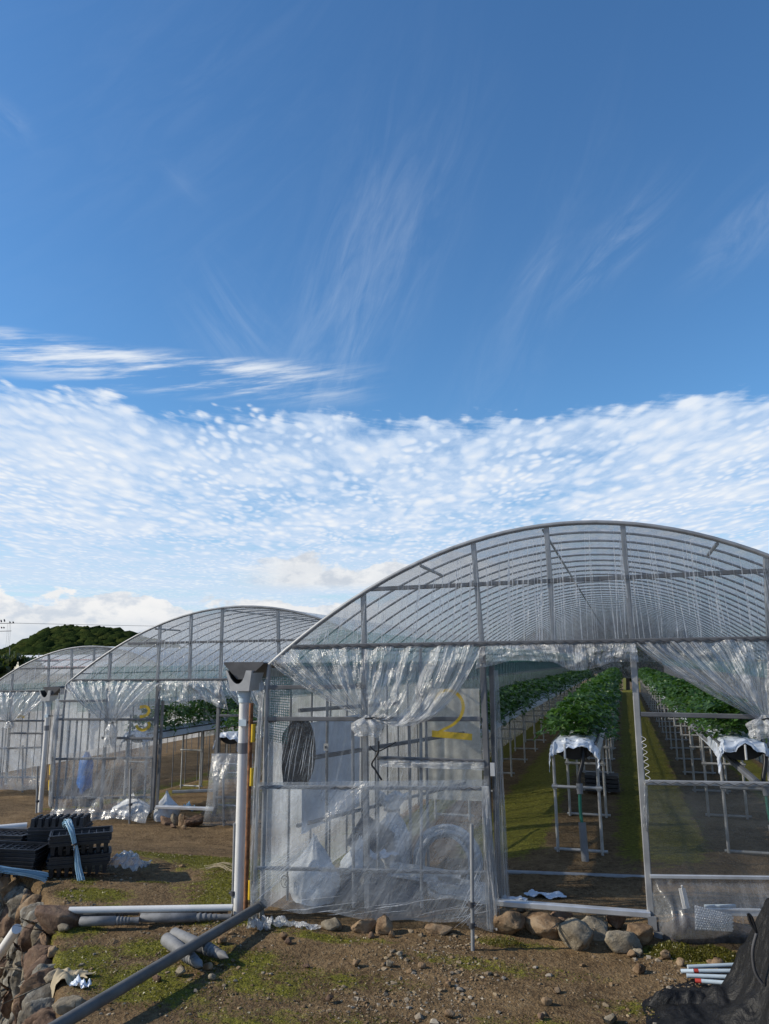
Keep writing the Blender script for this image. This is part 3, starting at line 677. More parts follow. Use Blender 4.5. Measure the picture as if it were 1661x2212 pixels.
    while x < xb-.1:                                  # sharp vertical folds where the slack film has doubled over
        zt_ = az(x)-.02; zl_ = ez(x)+.01; H = zt_-zl_
        if H > .12:
            t0 = rnd.choice((0, 0, 0, rnd.uniform(0, .4))); t1 = rnd.choice((.97, .9, rnd.uniform(.45, .95))); n = 9; sl = (.05*(x-(xa+xb)/2)+rnd.uniform(-.03, .03))*(1 if rnd.random() < .8 else 2); wm = rnd.choice((.003, .004, .005, .007, .010)); pts = []; ws = []
            for i in range(n+1):
                u = i/n; z = zl_+H*(t0+(t1-t0)*u); xx = x-sl*(t0+(t1-t0)*u)*H+.006*nz(x*9, z*4, seed); pts.append(Vector((xx, F.y(xx)-.030-.006*nz(x*5, z*3, 2), z))); ws.append(wm*(.25+.75*math.sin(math.pi*min(1, u*.85+.15)))*(1+.5*nz(x*7, z*9, 5)))
            mb.ribbon(pts, [w_*1.45 for w_ in ws], NRM); k += 1
        x += rnd.choice((.018, .028, .04, .055, .075))*(1+.5*nz(x*1.3, seed, 1))
    merge(gf, mb.build('creases', M['film_crease'], g))
    rail(F, eave_px[0], eave_px[1], g, .030, .042, .02, 'steel_dark', 'eave_rail', True)
    return g, az, xl, xr, ez
# --- the near house, with a yellow 2
F2 = Face(-3.07, 6.0)
A2 = [(590, 1430), (635, 1390), (785, 1280), (1022, 1169), c3(0, 155), c3(380, 68), c3(820, 65), c3(1130, 110), c3(1655, 245)]
G2, az2, XL2, XR2, ez2 = greenhouse(F2, A2, -2.95, .02, 50.0, 'large near arched greenhouse with a yellow 2 sprayed on its film', [(632, 1398), (1985, 1374)], seed=1)
def fits(F, az, px): return px
for p, q, w in (((785, 1283), (794, 1962), .045), ((1022, 1171), (1041, 1392), .042), ((1180, 1137), (1197, 1385), .042), ((1345, 1135), (1366, 1388), .042), ((1655, 1204), (1668, 1560), .042)):
    post(F2, p, q, G2, w, .035, -.02)
post(F2, (1041, 1392), (1064, 1990), G2, .05, .04, -.01, 'steel_dark', 'door_jamb'); post(F2, (1366, 1388), (1409, 2025), G2, .05, .04, -.01, 'steel', 'door_jamb')
post(F2, (1062, 1440), (1079, 1985), G2, .045, .03, -.09, 'steel_dark', 'door_track')
post(F2, (1668, 1560), (1690, 2050), G2, .042, .035, -.02)
for p, q in (((800, 1273), (1760, 1228)), ((572, 1485), (786, 1483)), ((560, 1553), (1038, 1553)), ((1384, 1543), (1800, 1552))): rail(F2, p, q, G2, .028, .036, .0)
rail(F2, (815, 1637), (1045, 1645), G2, .026, .03, .005, 'steel_dark', 'rail', True)
rail(F2, (556, 1700), (1052, 1703), G2, .028, .03, .02, 'steel', 'rail', True); rail(F2, (555, 1875), (1058, 1886), G2, .026, .028, .03, 'steel', 'rail', True)
rail(F2, (1393, 1690), (1800, 1697), G2, .03, .036, .02, 'steel', 'rail', True); rail(F2, (1404, 1893), (1800, 1898), G2, .024, .026, .02, 'alu')
for p, q, r in (((762, 1560), (764, 1960), .014), ((908, 1400), (911, 1960), .014)): pipe(F2, p, q, G2, r, -.07)
for p, q, r in (((566, 1470), (546, 1990), .014), ((578, 1480), (562, 1980), .012)): pipe(F2, p, q, G2, r, .0, 'steel', 'corner_pipe')
for p, q in ((c2(168, 757), c2(164, 860)), (c2(161, 1008), c2(157, 1112)), (c5(152, 570), c5(149, 682))):
    mb = MB(); mb.tube([F2(p, .0), F2(q, .0)], .021, 10); mb.build('clip_sleeve', M['yellow'], G2)
# inner pipes and clamps a step behind the film
for x, zt, y in ((-2.62, 1.75, 6.55), (-2.33, 1.55, 6.75), (-2.2, 1.55, 6.75), (-2.05, 1.6, 7.3), (-1.88, 1.6, 7.3)):
    mb = MB(); mb.tube([(x, y, 0), (x, y, zt)], .014, 8); mb.build('inner_pipe', M['steel'], G2)
mb = MB(); mb.beam((-2.85, 6.3, 1.2), (-1.9, 9.2, 1.2), .03, .04); mb.beam((-2.88, 6.5, .62), (-1.9, 9.2, .62), .03, .03); mb.beam((-2.88, 6.5, 1.62), (-2.3, 7.8, 1.62), .03, .035); mb.build('inner_rail', M['steel_dark'], G2)
for x, z, y in ((-2.62, 1.30, 6.55), (-2.33, 1.42, 6.75), (-2.2, 1.42, 6.75), (-2.05, 1.47, 7.3)):
    mb = MB(); mb.box((x, y-.02, z), (.045, .012, .06)); mb.box((x, y-.03, z), (.018, .012, .022), 1); mb.build('pipe_clamp', [M['pvc'], M['dark_grey']], G2)
panel(F2, [(566, 1462), (628, 1462), (622, 1608), (566, 1596)], 'teal_net', G2, off=-.10, fold=.015, freq=6, seed=33, name='insect_net')
mb = MB(); wa, wb = F2((1388, 1590), .03), F2((1399, 1688), .03); mb.tube(catmull([wa.lerp(wb, i/14)+Vector(((.022 if i % 2 else -.012), 0, 0)) for i in range(15)], 4), .0022, 4); mb.build('wire', M['pvc'], G2)
mb = MB(); mb.box(F2((1064, 1662), .05), (.035, .02, .10)); mb.build('latch', M['alu'], G2)
# film panels
panel(F2, [(572, 1470), (1041, 1398), (1052, 1704), (556, 1702)], 'film_wall', G2, off=.004, fold=.010, freq=5, skew=.12, seed=2)
panel(F2, [(556, 1690), (1053, 1684), (1066, 2002), (545, 1955)], 'film_skirt', G2, off=.035, nu=80, nv=34, fold=.022, freq=2.2, skew=.55, bulge=.05, seed=4, hem=.05, flare=.05, name='film_skirt')
panel(F2, [(820, 1640), (1046, 1647), (1046, 1664), (820, 1656)], 'film_bag', G2, off=.03, nu=60, nv=6, fold=.02, freq=7, seed=9, name='film_roll')
panel(F2, [(1395, 1692), (1800, 1698), (1815, 1896), (1405, 1893)], 'film_dusty', G2, off=.012, fold=.004, freq=2, seed=5)
strip(F2, [(1040, 1698), (1056, 1698)], [(1052, 2006), (1084, 2010)], G2, 'film_bag', 3, .05, .06, 14, 40, 'film_edge')
strip(F2, [(1066, 1448), (1076, 1448)], [(1072, 1960), (1102, 1950)], G2, 'film_swag', 6, .05, -.06, 14, 40, 'film_edge')
strip(F2, [(560, 1475), (572, 1475)], [(538, 2000), (556, 1996)], G2, 'film_bag', 8, .05, .02, 12, 50, 'film_edge')
strip(F2, [(1390, 1690), (1398, 1690)], [(1388, 1785), (1400, 1800)], G2, 'film_swag', 12, .05, .02, 12, 20, 'film_edge')
swag(F2, [(585, 1434), (632, 1402), (760, 1398), (900, 1396), (1042, 1392)], (794, 1552), G2, lambda u: .02+.10*math.sin(math.pi*u)*abs(nz(u*3, 2.2, 1))+.29*smooth(.50, .92, u), folds=8, amp=.024, out=.06, seed=1)
swag(F2, [(1366, 1388), (1450, 1385), (1560, 1382), (1700, 1379), (1960, 1374)], (1652, 1553), G2, lambda u: .05*(1-u)**2, folds=8, amp=.024, out=.06, seed=5, pw=1.5)
strip(F2, [(1036, 1394), (1120, 1392), (1200, 1390), (1290, 1389), (1372, 1388)], [c3(-30, 900), c3(90, 875), c3(200, 850), c3(330, 858), c3(420, 862), c3(510, 905), c3(600, 908), c3(690, 885), c3(780, 860), c3(910, 862)], G2, 'film_swag', 4, .06)
# pocket of film full of soil at the foot of the right-hand bay
def pocket():
    a, b = F2((1407, 1896), .02), F2((1800, 1900), .02); c, d = F2((1815, 2035), .02), F2((1412, 2022), .02); mb = MB()
    def fn(u, v):
        p = a.lerp(b, u).lerp(d.lerp(c, u), v); k = smooth(0, .09, u)*(1-.35*smooth(.1, .5, u))
        o = .25*k*math.sin(math.pi*min(1, max(0, (v-.12)/.88)))**.8+.012*nz(u*30, v*3, 2)*(1-smooth(.05, .25, u))*3+.004*nz(u*14, v*9, 3)
        p = p+NRM*o; p.z -= .03*k*v; return p
    mb.grid(fn, 90, 30); o = mb.build('film_pocket', M['film_pocket'], G2)
    mb = MB()
    def fs_(u, v):
        p = d.lerp(c, u); k = smooth(0, .09, u)*(1-.35*smooth(.1, .5, u)); h = .13+.05*nz(u*6, 0, 7)+.06*math.exp(-((u-.17)/.12)**2)
        z = h*v; o = k*(.17*math.sin(math.pi*min(1, v*.55+.25))-.01)
        return p+NRM*o*(1-v*.5)+Vector((0, 0, z-.03+.01*nz(u*30, v*9, 1)))
    mb.grid(fs_, 60, 12); mb.build('soil_fill', simple('pocket_soil', (.075, .062, .055), .95, 0, .4, 20, .5, 60), o)
pocket()
def folds(F, segs, parent, off, seed, wmax=.008):
    rnd = random.Random(seed); mb = MB()
    for p, q in segs:
        a, b = F(p, off), F(q, off); pts = []; ws = []; wm = wmax*rnd.choice((.35, .5, .7, 1)); L = (b-a).length; d = (b-a).normalized().cross(NRM)
        for i in range(11):
            u = i/10; pts.append(a.lerp(b, u)+d*(.03*L*math.sin(math.pi*u)*nz(p[0], p[1], seed)+.006*nz(u*5, p[0], seed))+NRM*(.004*nz(u*6, p[1], 3))); ws.append(wm*(.15+.85*math.sin(math.pi*u)**.7))
        mb.ribbon(pts, ws, NRM)
    merge(parent, mb.build('creases', M['film_crease'], G2))
rnd = random.Random(77)
sk = [o for o in G2.children if o.name.startswith('film_skirt')][0]; wl = [o for o in G2.children if o.name.startswith('film_panel')][0]
segs = []
for k in range(20):                                   # fanning from the low left corner
    t_ = k/19; a = (558+rnd.uniform(-4, 8), 1940-12*k*.6); segs.append((c5(160+rnd.uniform(0, 60), 690-9*k), c5(330+27*k+rnd.uniform(-30, 30), 560-27*k+rnd.uniform(-25, 25))))
for k in range(14):
    sx = 330+75*k+rnd.uniform(-40, 40); sy = 745+.045*sx+rnd.uniform(-70, 5); l_ = rnd.uniform(130, 330); segs.append((c5(sx, sy), c5(sx+l_, sy-l_*rnd.uniform(.10, .24))))
for k in range(9): segs.append((c5(1330+rnd.uniform(-40, 60), 850-12*k), c5(1480+rnd.uniform(-10, 20), 720-30*k)))
segs = [(a, b) for a, b in segs if 12 < math.hypot(a[0]-b[0], a[1]-b[1]) < 260]
folds(F2, segs, sk, .128, 5, .009)
segs = []
for k in range(15): segs.append((c2(215+20*k+rnd.uniform(-8, 8), 1100-rnd.uniform(0, 60)), c2(300+16*k+rnd.uniform(-8, 8), 770+rnd.uniform(-20, 90))))
for k in range(7): segs.append((c2(930+75*k+rnd.uniform(-20, 20), 1090), c2(960+75*k+rnd.uniform(-20, 20), 1000+rnd.uniform(-20, 30))))
folds(F2, segs, wl, .024, 9, .007)
# sill of the door
mb = MB(); mb.beam(F2((1070, 1949), .03), F2((1404, 1975), .03), .06, .045); mb.build('door_sill', M['alu'], G2)
mb = MB(); a = at_z(1090, 1884, .08); b = at_z(1402, 1896, .08); mb.tube([a, b], .022, 10); mb.build('inner_sill', M['steel'], G2)
# sprayed number
def stroke(F, pts, w, parent, off=.02):
    mb = MB(); mb.ribbon(catmull([F(p, off) for p in pts], 6), w, NRM); return mb.build('painted_number', M['paint'], parent)
stroke(F2, [c2(1212, 625), c2(1232, 582), c2(1285, 562), c2(1340, 582), c2(1374, 635), c2(1368, 700), c2(1325, 755), c2(1255, 792), c2(1200, 822)], [.016]*6+[.022]*6+[.026]*12+[.026]*6+[.024]*6+[.022]*6+[.020]*7, G2)
stroke(F2, [c2(1196, 812), c2(1270, 818), c2(1350, 825), c2(1428, 832)], .052, G2, .023)
# black straps tied to the middle post
mb = MB(); mb.tube(catmull([F2(c2(840, 885), .03), F2(c2(885, 915), .03), F2(c2(990, 860), .03)], 5), .005, 5); mb.tube(catmull([F2(c2(890, 855), .03), F2(c2(885, 920), .04), F2(c2(850, 985), .035), F2(c2(870, 1020), .04), F2(c2(907, 1080), .035)], 5), .008, 5); mb.build('strap', M['black'], G2)
# --- the middle house, with a yellow 3
F3 = Face(-6.2, 11.5)
A3 = [c1(425, 605), c1(540, 495), c1(715, 385), c1(1035, 207), c1(1235, 138), c1(1440, 97), c1(1661, 95), (600, 1316), (660, 1326)]
G3, az3, XL3, XR3, ez3 = greenhouse(F3, A3, -9.42, -.52, 52.0, 'middle arched greenhouse, lower and set back, with a yellow 3', [c1(470, 568), c1(2000, 560)], seed=2, roll=(1.0, 0.0))
for p, q in ((c1(717, 390), c1(655, 1400)), (c1(1038, 210), c1(1020, 566)), (c1(1240, 140), c1(1228, 566)), (c1(1442, 97), c1(1428, 566)), ((600, 1318), (604, 1470))): post(F3, p, q, G3, .055, .04, -.02)
post(F3, c1(1028, 570), c1(985, 1410), G3, .075, .05, 0, 'steel_dark', 'door_jamb'); post(F3, c1(1056, 700), c1(1015, 1400), G3, .05, .03, -.1, 'steel', 'door_track'); post(F3, c1(1425, 570), c1(1388, 1440), G3, .06, .05, 0, 'steel_dark', 'door_jamb')
for p, q in ((c1(830, 330), c1(2100, 302)), (c1(385, 702), c1(690, 700)), (c1(365, 820), c1(1000, 822)), (c1(660, 940), c1(990, 945)), (c1(340, 1078), c1(985, 1070)), (c1(340, 1328), c1(975, 1326)), (c1(1420, 795), c1(1640, 797)), (c1(1400, 1046), c1(1640, 1052)), (c1(1392, 1325), c1(1640, 1328))): rail(F3, p, q, G3, .032, .04, .01)
for p, q in ((c1(385, 650), c1(330, 1400)), (c1(455, 820), c1(415, 1325)), (c1(580, 780), c1(565, 1020)), (c1(848, 790), c1(810, 1320)), (c1(500, 830), c1(465, 1320))): pipe(F3, p, q, G3, .017, -.1)
for p, q in ((c1(332, 1115), c1(328, 1180)), (c1(325, 1215), c1(322, 1280))):
    mb = MB(); mb.tube([F3(p), F3(q)], .026, 8); mb.build('clip_sleeve', M['yellow'], G3)
panel(F3, [c1(390, 620), c1(1022, 575), c1(985, 1080), c1(340, 1080)], 'film_milky', G3, off=.01, fold=.012, freq=4, seed=12)
panel(F3, [c1(340, 1070), c1(986, 1062), c1(976, 1335), c1(330, 1335)], 'film_milky', G3, off=.03, fold=.016, freq=4, seed=13, skew=.2)
panel(F3, [c1(338, 1325), c1(978, 1322), c1(968, 1472), c1(338, 1452)], 'film_skirt', G3, off=.045, nu=120, nv=16, fold=.05, freq=4.5, seed=14, hem=.06, flare=.12, name='film_skirt')
swag(F3, [c1(420, 615), c1(475, 572), c1(640, 570), c1(840, 568), c1(1060, 568)], c1(722, 845), G3, lambda u: .03, folds=10, amp=.035, out=.09, seed=11, kw=.07, tail=.40)
swag(F3, [c1(1430, 568), c1(1560, 566), c1(1700, 565), c1(1900, 563), c1(2050, 562)], c1(1760, 850), G3, lambda u: .10*(1-u)**2, folds=8, amp=.035, out=.09, seed=15, kw=.07, pw=1.3)
strip(F3, [c1(1030, 570), c1(1150, 568), c1(1280, 568), c1(1440, 567)], [c1(1030, 690), c1(1100, 700), c1(1200, 705), c1(1300, 690), c1(1400, 735), c1(1480, 760)], G3, 'film_swag', 16, .08)
strip(F3, [c1(360, 690), c1(395, 690)], [c1(315, 1380), c1(345, 1390)], G3, 'film_bag', 18, .08, .02, 12, 40, 'film_edge')
panel(F3, [c1(1372, 1042), c1(1640, 1050), c1(1660, 1500), c1(1330, 1500)], 'film_skirt', G3, off=.05, fold=.05, freq=3, seed=19, bulge=.22, flare=.1, name='film_flap')
stroke(F3, [c1(905, 742), c1(945, 738), c1(966, 762), c1(950, 792), c1(905, 806)], .05, G3)
stroke(F3, [c1(962, 838), c1(966, 865), c1(930, 890), c1(895, 880), c1(884, 858)], .05, G3)
mb = MB(); mb.beam(F3(c1(1015, 1388), .04), F3(c1(1390, 1402), .04), .09, .05); mb.build('door_sill', M['alu'], G3)
mb = MB(); mb.beam(F3(c1(1120, 1290), -1.2), F3(c1(1400, 1280), -1.2), .06, .05); mb.build('inner_sill', M['steel'], G3)
# --- the far house
F4 = Face(-11.8, 14.6)
A4 = [c1(0, 560), c1(85, 515), c1(320, 395), c1(465, 357), c1(610, 350), c1(740, 362)]
G4, az4, XL4, XR4, ez4 = greenhouse(F4, A4, -14.6, -.86, 52.0, 'small farthest arched greenhouse at the left edge of the row', [c1(-200, 640), c1(500, 637)], seed=3, roll=(.3, 1.3))
for p, q in ((c1(82, 525), c1(76, 640)), (c1(317, 397), c1(312, 636)), (c1(466, 358), c1(462, 637)), (c1(610, 352), c1(606, 637)), (c1(78, 640), c1(38, 1240))): post(F4, p, q, G4, .055, .04, -.02)
for p, q in ((c1(130, 492), c1(760, 484)), (c1(-100, 830), c1(290, 830)), (c1(60, 910), c1(280, 912)), (c1(-100, 1012), c1(265, 1002)), (c1(-100, 1196), c1(250, 1196))): rail(F4, p, q, G4, .032, .04, .01)
for p, q in ((c1(195, 690), c1(160, 1200)), (c1(20, 870), c1(0, 1200)), (c1(280, 700), c1(262, 1240))): pipe(F4, p, q, G4, .017, -.1)
panel(F4, [c1(-200, 645), c1(330, 642), c1(290, 1010), c1(-220, 1012)], 'film_milky', G4, off=.01, fold=.012, freq=4, seed=22)
panel(F4, [c1(-200, 1000), c1(285, 1000), c1(265, 1275), c1(-220, 1275)], 'film_skirt', G4, off=.045, nu=90, fold=.04, freq=3, seed=24, hem=.05, flare=.1, skew=-.4, name='film_skirt')
swag(F4, [c1(-220, 645), c1(-100, 642), c1(60, 640), c1(180, 640), c1(320, 640)], c1(62, 838), G4, lambda u: .03+.12*smooth(.6, 1, u), folds=10, amp=.035, out=.09, seed=21, kw=.07)
stroke(F4, [c1(108, 806), c1(135, 800), c1(158, 806)], .05, G4)
# ------------------------------------------------------------------ gutters
def gutter(x, y0, y1, ztop, s, label, base, topw, parts_z):
    """trough along the valley, grey hopper at its front end, white downpipe to the ground"""
    g = thing('rain_gutter', label, 'gutter', base, group='valley gutters with downpipes')
    mb = MB(); pr = [(-.20, .0), (-.19, -.012), (-.06, -.135), (.03, -.135), (.175, -.012), (.20, 0), (.195, .008), (.025, -.122), (-.055, -.122), (-.195, .008)]
    vs = [Vector((x+a*s, yy, ztop+b*s)) for yy in (y0, y1) for a, b in pr]; n = len(pr)
    mb.add(vs, [(i, (i+1) % n, (i+1) % n+n, i+n) for i in range(n)]+[tuple(range(n-1, -1, -1)), tuple(range(n, 2*n))], 0); mb.add([Vector((x+a*s, y0-.004, ztop+b*s)) for a, b in ((-.195, .012), (.195, .012), (.185, -.01), (.032, -.136), (-.062, -.136), (-.19, -.01))], [(5, 4, 3, 2, 1, 0)], 0); mb.build('trough', M['dark_grey'], g)
    # hopper
    hx, hy = base[0], base[1]; z0, z1 = parts_z; tw, bw, td, bd = .128*s, .088*s, .125*s, .09*s
    mb = MB(); th = .008*s
    def ring(w, d, z): return [Vector((hx-w, hy-d, z)), Vector((hx+w, hy-d, z)), Vector((hx+w, hy+d, z)), Vector((hx-w, hy+d, z))]
    lo_ = ring(bw, bd, z0); hi = ring(tw, td, z1); li = ring(bw-th, bd-th, z0+th); hi_i = ring(tw-th, td-th, z1)
    for o_, i_ in (((1, 2), None), ((2, 3), None), ((3, 0), None)):
        a, b = o_; mb.add([lo_[a], lo_[b], hi[b], hi[a]], [(0, 1, 2, 3)], 0); mb.add([li[a], li[b], hi_i[b], hi_i[a]], [(3, 2, 1, 0)], 1); mb.add([hi[a], hi[b], hi_i[b], hi_i[a]], [(0, 1, 2, 3)], 0)
    N = 14                                           # front wall with a round bite out of its top edge
    for base_, top_, mi, fl in ((lo_, hi, 0, 0), (li, hi_i, 1, 1)):
        cols = []
        for i in range(N+1):
            u = i/N; p = base_[0].lerp(base_[1], u); q = top_[0].lerp(top_[1], u); d_ = (u-.42)/.34
            k = 1-.66*math.sqrt(max(0, 1-d_*d_)) if abs(d_) < 1 else 1.0
            cols.append((p, p.lerp(q, k)))
        for (p, q), (p2, q2) in zip(cols[:-1], cols[1:]): mb.add([p, p2, q2, q], [(3, 2, 1, 0) if fl else (0, 1, 2, 3)], mi)
    mb.add(lo_, [(3, 2, 1, 0)], 0); mb.add(li, [(0, 1, 2, 3)], 1)
    mb.build('hopper', [M['hopper'], M['dark_grey']], g)
    mb = MB(); mb.tube([(hx, hy, z0-.001), (hx, hy, z0-.055*s)], .058*s, 16); mb.tube([(hx, hy, z0-.055*s), (hx, hy, z0-.10*s)], .051*s, 16); mb.build('collar', M['pipe_blue'], g)
    mb = MB(); mb.tube([(hx, hy, z0-.09*s), (hx, hy, base[2]-.02)], .043*s, 18); mb.build('downpipe', M['pvc'], g)
    mb = MB(); mb.tube([(hx, hy, z0-.44*s), (hx, hy, z0-.53*s)], .0445*s, 16); mb.build('grey_band', M['grey_pvc'], g)
    mb = MB(); mb.box((hx+.02*s, hy-.05*s, z0-.27*s), (.07*s, .02*s, .055*s)); mb.tube([(hx+.03*s, hy-.01, z0-.27*s), (hx+.30*s, hy+.02, z0-.255*s)], .012*s, 6, 1); mb.build('bracket', [M['pipe_blue'], M['steel_dark']], g)
    return g
b2 = ground_hit(514, 1974); p2 = at_y(528, 1470, b2.y)
gutter(b2.x+.03, b2.y-.085, 50, at_y(545, 1436, b2.y-.085).z+.012, 1.0, 'near valley gutter: grey hopper over a thick white downpipe beside the 2', (b2.x, b2.y, b2.z), 1, (at_y(528, 1492, b2.y).z, at_y(528, 1448, b2.y).z))
b3 = ground_hit(86, 1756)
gutter(at_y(119, 1485, b3.y).x, b3.y-.085, 52, at_y(119, 1485, b3.y).z, 1.0, 'farther valley gutter with a slim silver downpipe behind the black trays', (b3.x, b3.y, b3.z), 1, (at_y(108, 1514, b3.y).z, at_y(108, 1491, b3.y).z))
mb = MB(); r0 = Vector((b2.x+.095, b2.y-.05, b2.z-.05)); mb.tube([r0, r0+Vector((0, 0, at_y(531, 1518, b2.y).z-r0.z))], .019, 10)
o = mb.build('rusty_post', M['rust'], None, r0); tag(o, 'thin rusty steel post strapped beside the thick white downpipe', 'post')
# ------------------------------------------------------------------ strawberry beds on stands
def leaf_cloud(y0, y1, xc, hw, zb, zt, per_m, size, seed, mat='leaf', ybias=None):
    """trifoliate leaves on short stalks, as one mesh"""
    rnd = np.random.default_rng(seed); n = int(per_m*(y1-y0))
    y = rnd.uniform(y0, y1, n); x = rnd.normal(0, .55, n).clip(-1.15, 1.15)*hw
    clump = np.array([nz(a*2.3, b*2.3, seed*.37) for a, b in zip(x, y)])
    top = zb+(zt-zb)*(1-.55*(np.abs(x)/hw/1.15)**2)+.09*clump
    z = zb-.05+(top-zb+.05)*rnd.uniform(0, 1, n)**.55
    z -= .10*np.maximum(0, np.abs(x)/hw-.75)
    vs = []; fs = []; k = 0
    th = rnd.uniform(0, 2*np.pi, n); out = np.arctan2(rnd.normal(0, .4, n), x/hw+rnd.normal(0, .35, n)); til = rnd.normal(.5, .38, n); sz = size*rnd.uniform(.65, 1.25, n)
    for i in range(n):
        a0 = out[i] if rnd.random() < .6 else th[i]
        c0 = np.array([x[i]+xc, y[i], z[i]])
        R0 = np.array([[math.cos(a0), -math.sin(a0), 0], [math.sin(a0), math.cos(a0), 0], [0, 0, 1]])
        ti = til[i]; T = np.array([[math.cos(ti), 0, math.sin(ti)], [0, 1, 0], [-math.sin(ti), 0, math.cos(ti)]])
        A = R0 @ T
        for da, sc in ((0, 1.0), (1.75, .86), (-1.75, .86)):
            ca, sa = math.cos(da), math.sin(da); s = sz[i]*sc
            L = np.array([[.06, 0, 0], [.45, .40, .10], [.86, .30, .05], [1.05, 0, -.10], [.86, -.30, .05], [.45, -.40, .10], [.5, 0, -.02]])*s
            L = L @ np.array([[ca, sa, 0], [-sa, ca, 0], [0, 0, 1]])
            P = L @ A.T+c0
            vs += [tuple(p) for p in P]; fs += [(k, k+6, k+1), (k+1, k+6, k+2), (k+2, k+6, k+3), (k+3, k+6, k+4), (k+4, k+6, k+5), (k+5, k+6, k)]; k += 7
    b = MB(); b.add(vs, fs, 0, True); return b
def bed(xc, y0, y1, zf, zt, label, plabel, step=1.92, hw=.225, seed=0, front=True, dens=(330, 105), plants=True, near=7.0, big=1.0):
    g = thing('strawberry_bed', label, 'raised bed', (xc, y0, zf), group='raised strawberry beds')
    mb = MB(); x0, x1 = xc-hw, xc+hw; zl = zt-.05; zm = zf+(zl-zf)*.60
    def foot(b): b.tube([(x0-.035, y0+.02, zf+.035), (x1+.055, y0+.02, zf+.035)], .0165, 8)
    def bar(b):
        b.tube([(x0-.03, y0-.02, zm), (x1+.04, y0-.02, zm)], .0165, 8)
        for x in (x0, x1): b.box((x, y0-.005, zm), (.05, .05, .042))
    n = int((y1-y0-.4)/step)+1; b = MB(); bar(b); f0 = b.build('leg_frame', M['steel_bed'], g); b = MB(); foot(b); b.build('foot_bar', M['steel_bed'], f0)
    for x in (x0, x1):
        b = MB(); b.tube([(x, y0, zf-.02), (x, y0, zl)], .0165, 8); b.build('leg', M['steel_bed'], f0)
    b = MB(); bar(b); foot(b)
    for x in (x0, x1): b.tube([(x, y0, zf-.02), (x, y0, zl)], .0165, 8)
    far = b.build('leg_frame', M['steel_bed'], g); far.location.y += 8*step
    for k in range(1, n):
        if k < 8: c = copy_tree(f0, g); c.location.y = f0.location.y+k*step
        elif k > 8 and k < 98: c = far.copy(); C.objects.link(c); c.parent = g; c.location.y = far.location.y+(k-8)*step
    b = MB()
    for x in (x0, x1): b.tube([(x, y0-.05, zl), (x, y1, zl)], .0135, 6)
    b.build('side_rail', M['steel_dark'], g)
    b = MB()
    def tro(u, v):
        a = math.pi*v; sag = 1+.06*nz(u*40, v*2, seed)
        return Vector((xc-math.cos(a)*hw*.98, y0+.01+(y1-y0)*u, zl+.015-math.sin(a)**.7*.185*sag))
    b.grid(tro, 90, 10); b.add([tro(0, i/10) for i in range(11)], [tuple(range(11))]); b.build('black_trough', M['black_sheet'], g)
    b = MB(); pr = [(-1.14, -.105), (-1.06, -.02), (-.8, .035), (0, .055), (.8, .035), (1.06, -.02), (1.14, -.105)]
    pr = [Vector((xc+a*hw, 0, zl+c_)) for a, c_ in pr]
    ys = [0, .02, .04, .06, .09, .12, .16, .2, .26, .33, .42, .55]+[.8+i*.5 for i in range(int((y1-y0-1)/.5)+1)]
    def msh(u, v):
        i = int(round(v*(len(ys)-1))); p = along(pr, u); yy = ys[i]; e = math.exp(-yy*2.6); s_ = abs(u-.5)*2
        p = p+Vector((.03*nz(u*14, yy*9, seed)*e, y0-.10+yy+.03*nz(u*17, yy*3, seed+2)*e, (.022*nz(u*11, yy*7, seed+4)+.014*nz(u*25, yy*16, seed+5))*(.35+e)-.045*e*smooth(.5, 1, s_)+.03*smooth(.8, 1, s_)*nz(yy*5, u, seed+6)))
        return p
    b.grid(msh, 44, len(ys)-1)
    if front:                                         # the loose end of the sheet, hanging crumpled over the front
        def fr(u, v):
            p = msh(u, 0); h = (.055+.05*nz(u*5, 0, seed+8)+.04*abs(math.sin(u*8.5+seed))+.05*abs(u-.5)*2)
            return p+Vector((.012*nz(u*30, v*3, seed+1), -.05*v+.045*nz(u*13, v*2.5, seed+3)*(.3+v), -h*v+.012*nz(u*22, v*4, seed)))
        b.grid(fr, 60, 9)
    b.build('mulch_sheet', M['white_sheet'], g)
    if plants:
        lb = leaf_cloud(y0+.05, min(y0+near, y1), xc, .345*big, zt-.01, zt+.37*big, dens[0], .074*big, seed+1)
        if y1 > y0+near:
            l2 = leaf_cloud(y0+near, y1, xc, .345*big, zt-.01, zt+.37*big, dens[1], .105*big, seed+2); lb.add(l2.v, l2.f, 0, True)
        o = lb.build('strawberry_plants', M['leaf']); o['kind'] = 'stuff'; o['label'] = plabel; o['category'] = 'plants'
    return g
bed(-.555, 8.5, 48.5, .075, 1.235, 'middle raised strawberry bed facing the open door', 'dense strawberry foliage along the middle bed behind the door', seed=1)
bed(1.14, 8.88, 48.5, .075, 1.235, 'right raised strawberry bed behind the dusty lower film', 'dense strawberry foliage along the right bed', seed=11)
bed(-2.24, 10.0, 48.5, .06, 1.16, 'left raised strawberry bed along the pale side film', 'dense strawberry foliage along the left bed', seed=21, front=False)
bed(-8.85, 12.5, 49, -.52, .80, 'raised strawberry bed seen side-on inside the doorway of house 3', 'strawberry foliage above the side-on bed inside house 3', seed=31, dens=(210, 80), near=9, big=1.15)
bed(-7.0, 12.7, 49, -.52, .80, 'raised strawberry bed behind the right door jamb of house 3', 'strawberry foliage at the right jamb of house 3', seed=41, dens=(170, 70), big=1.15)
bed(-5.2, 13.0, 49, -.52, .80, 'raised strawberry bed near the valley gutter inside house 3', 'strawberry foliage near the valley gutter inside house 3', seed=51, dens=(120, 50), big=1.15)
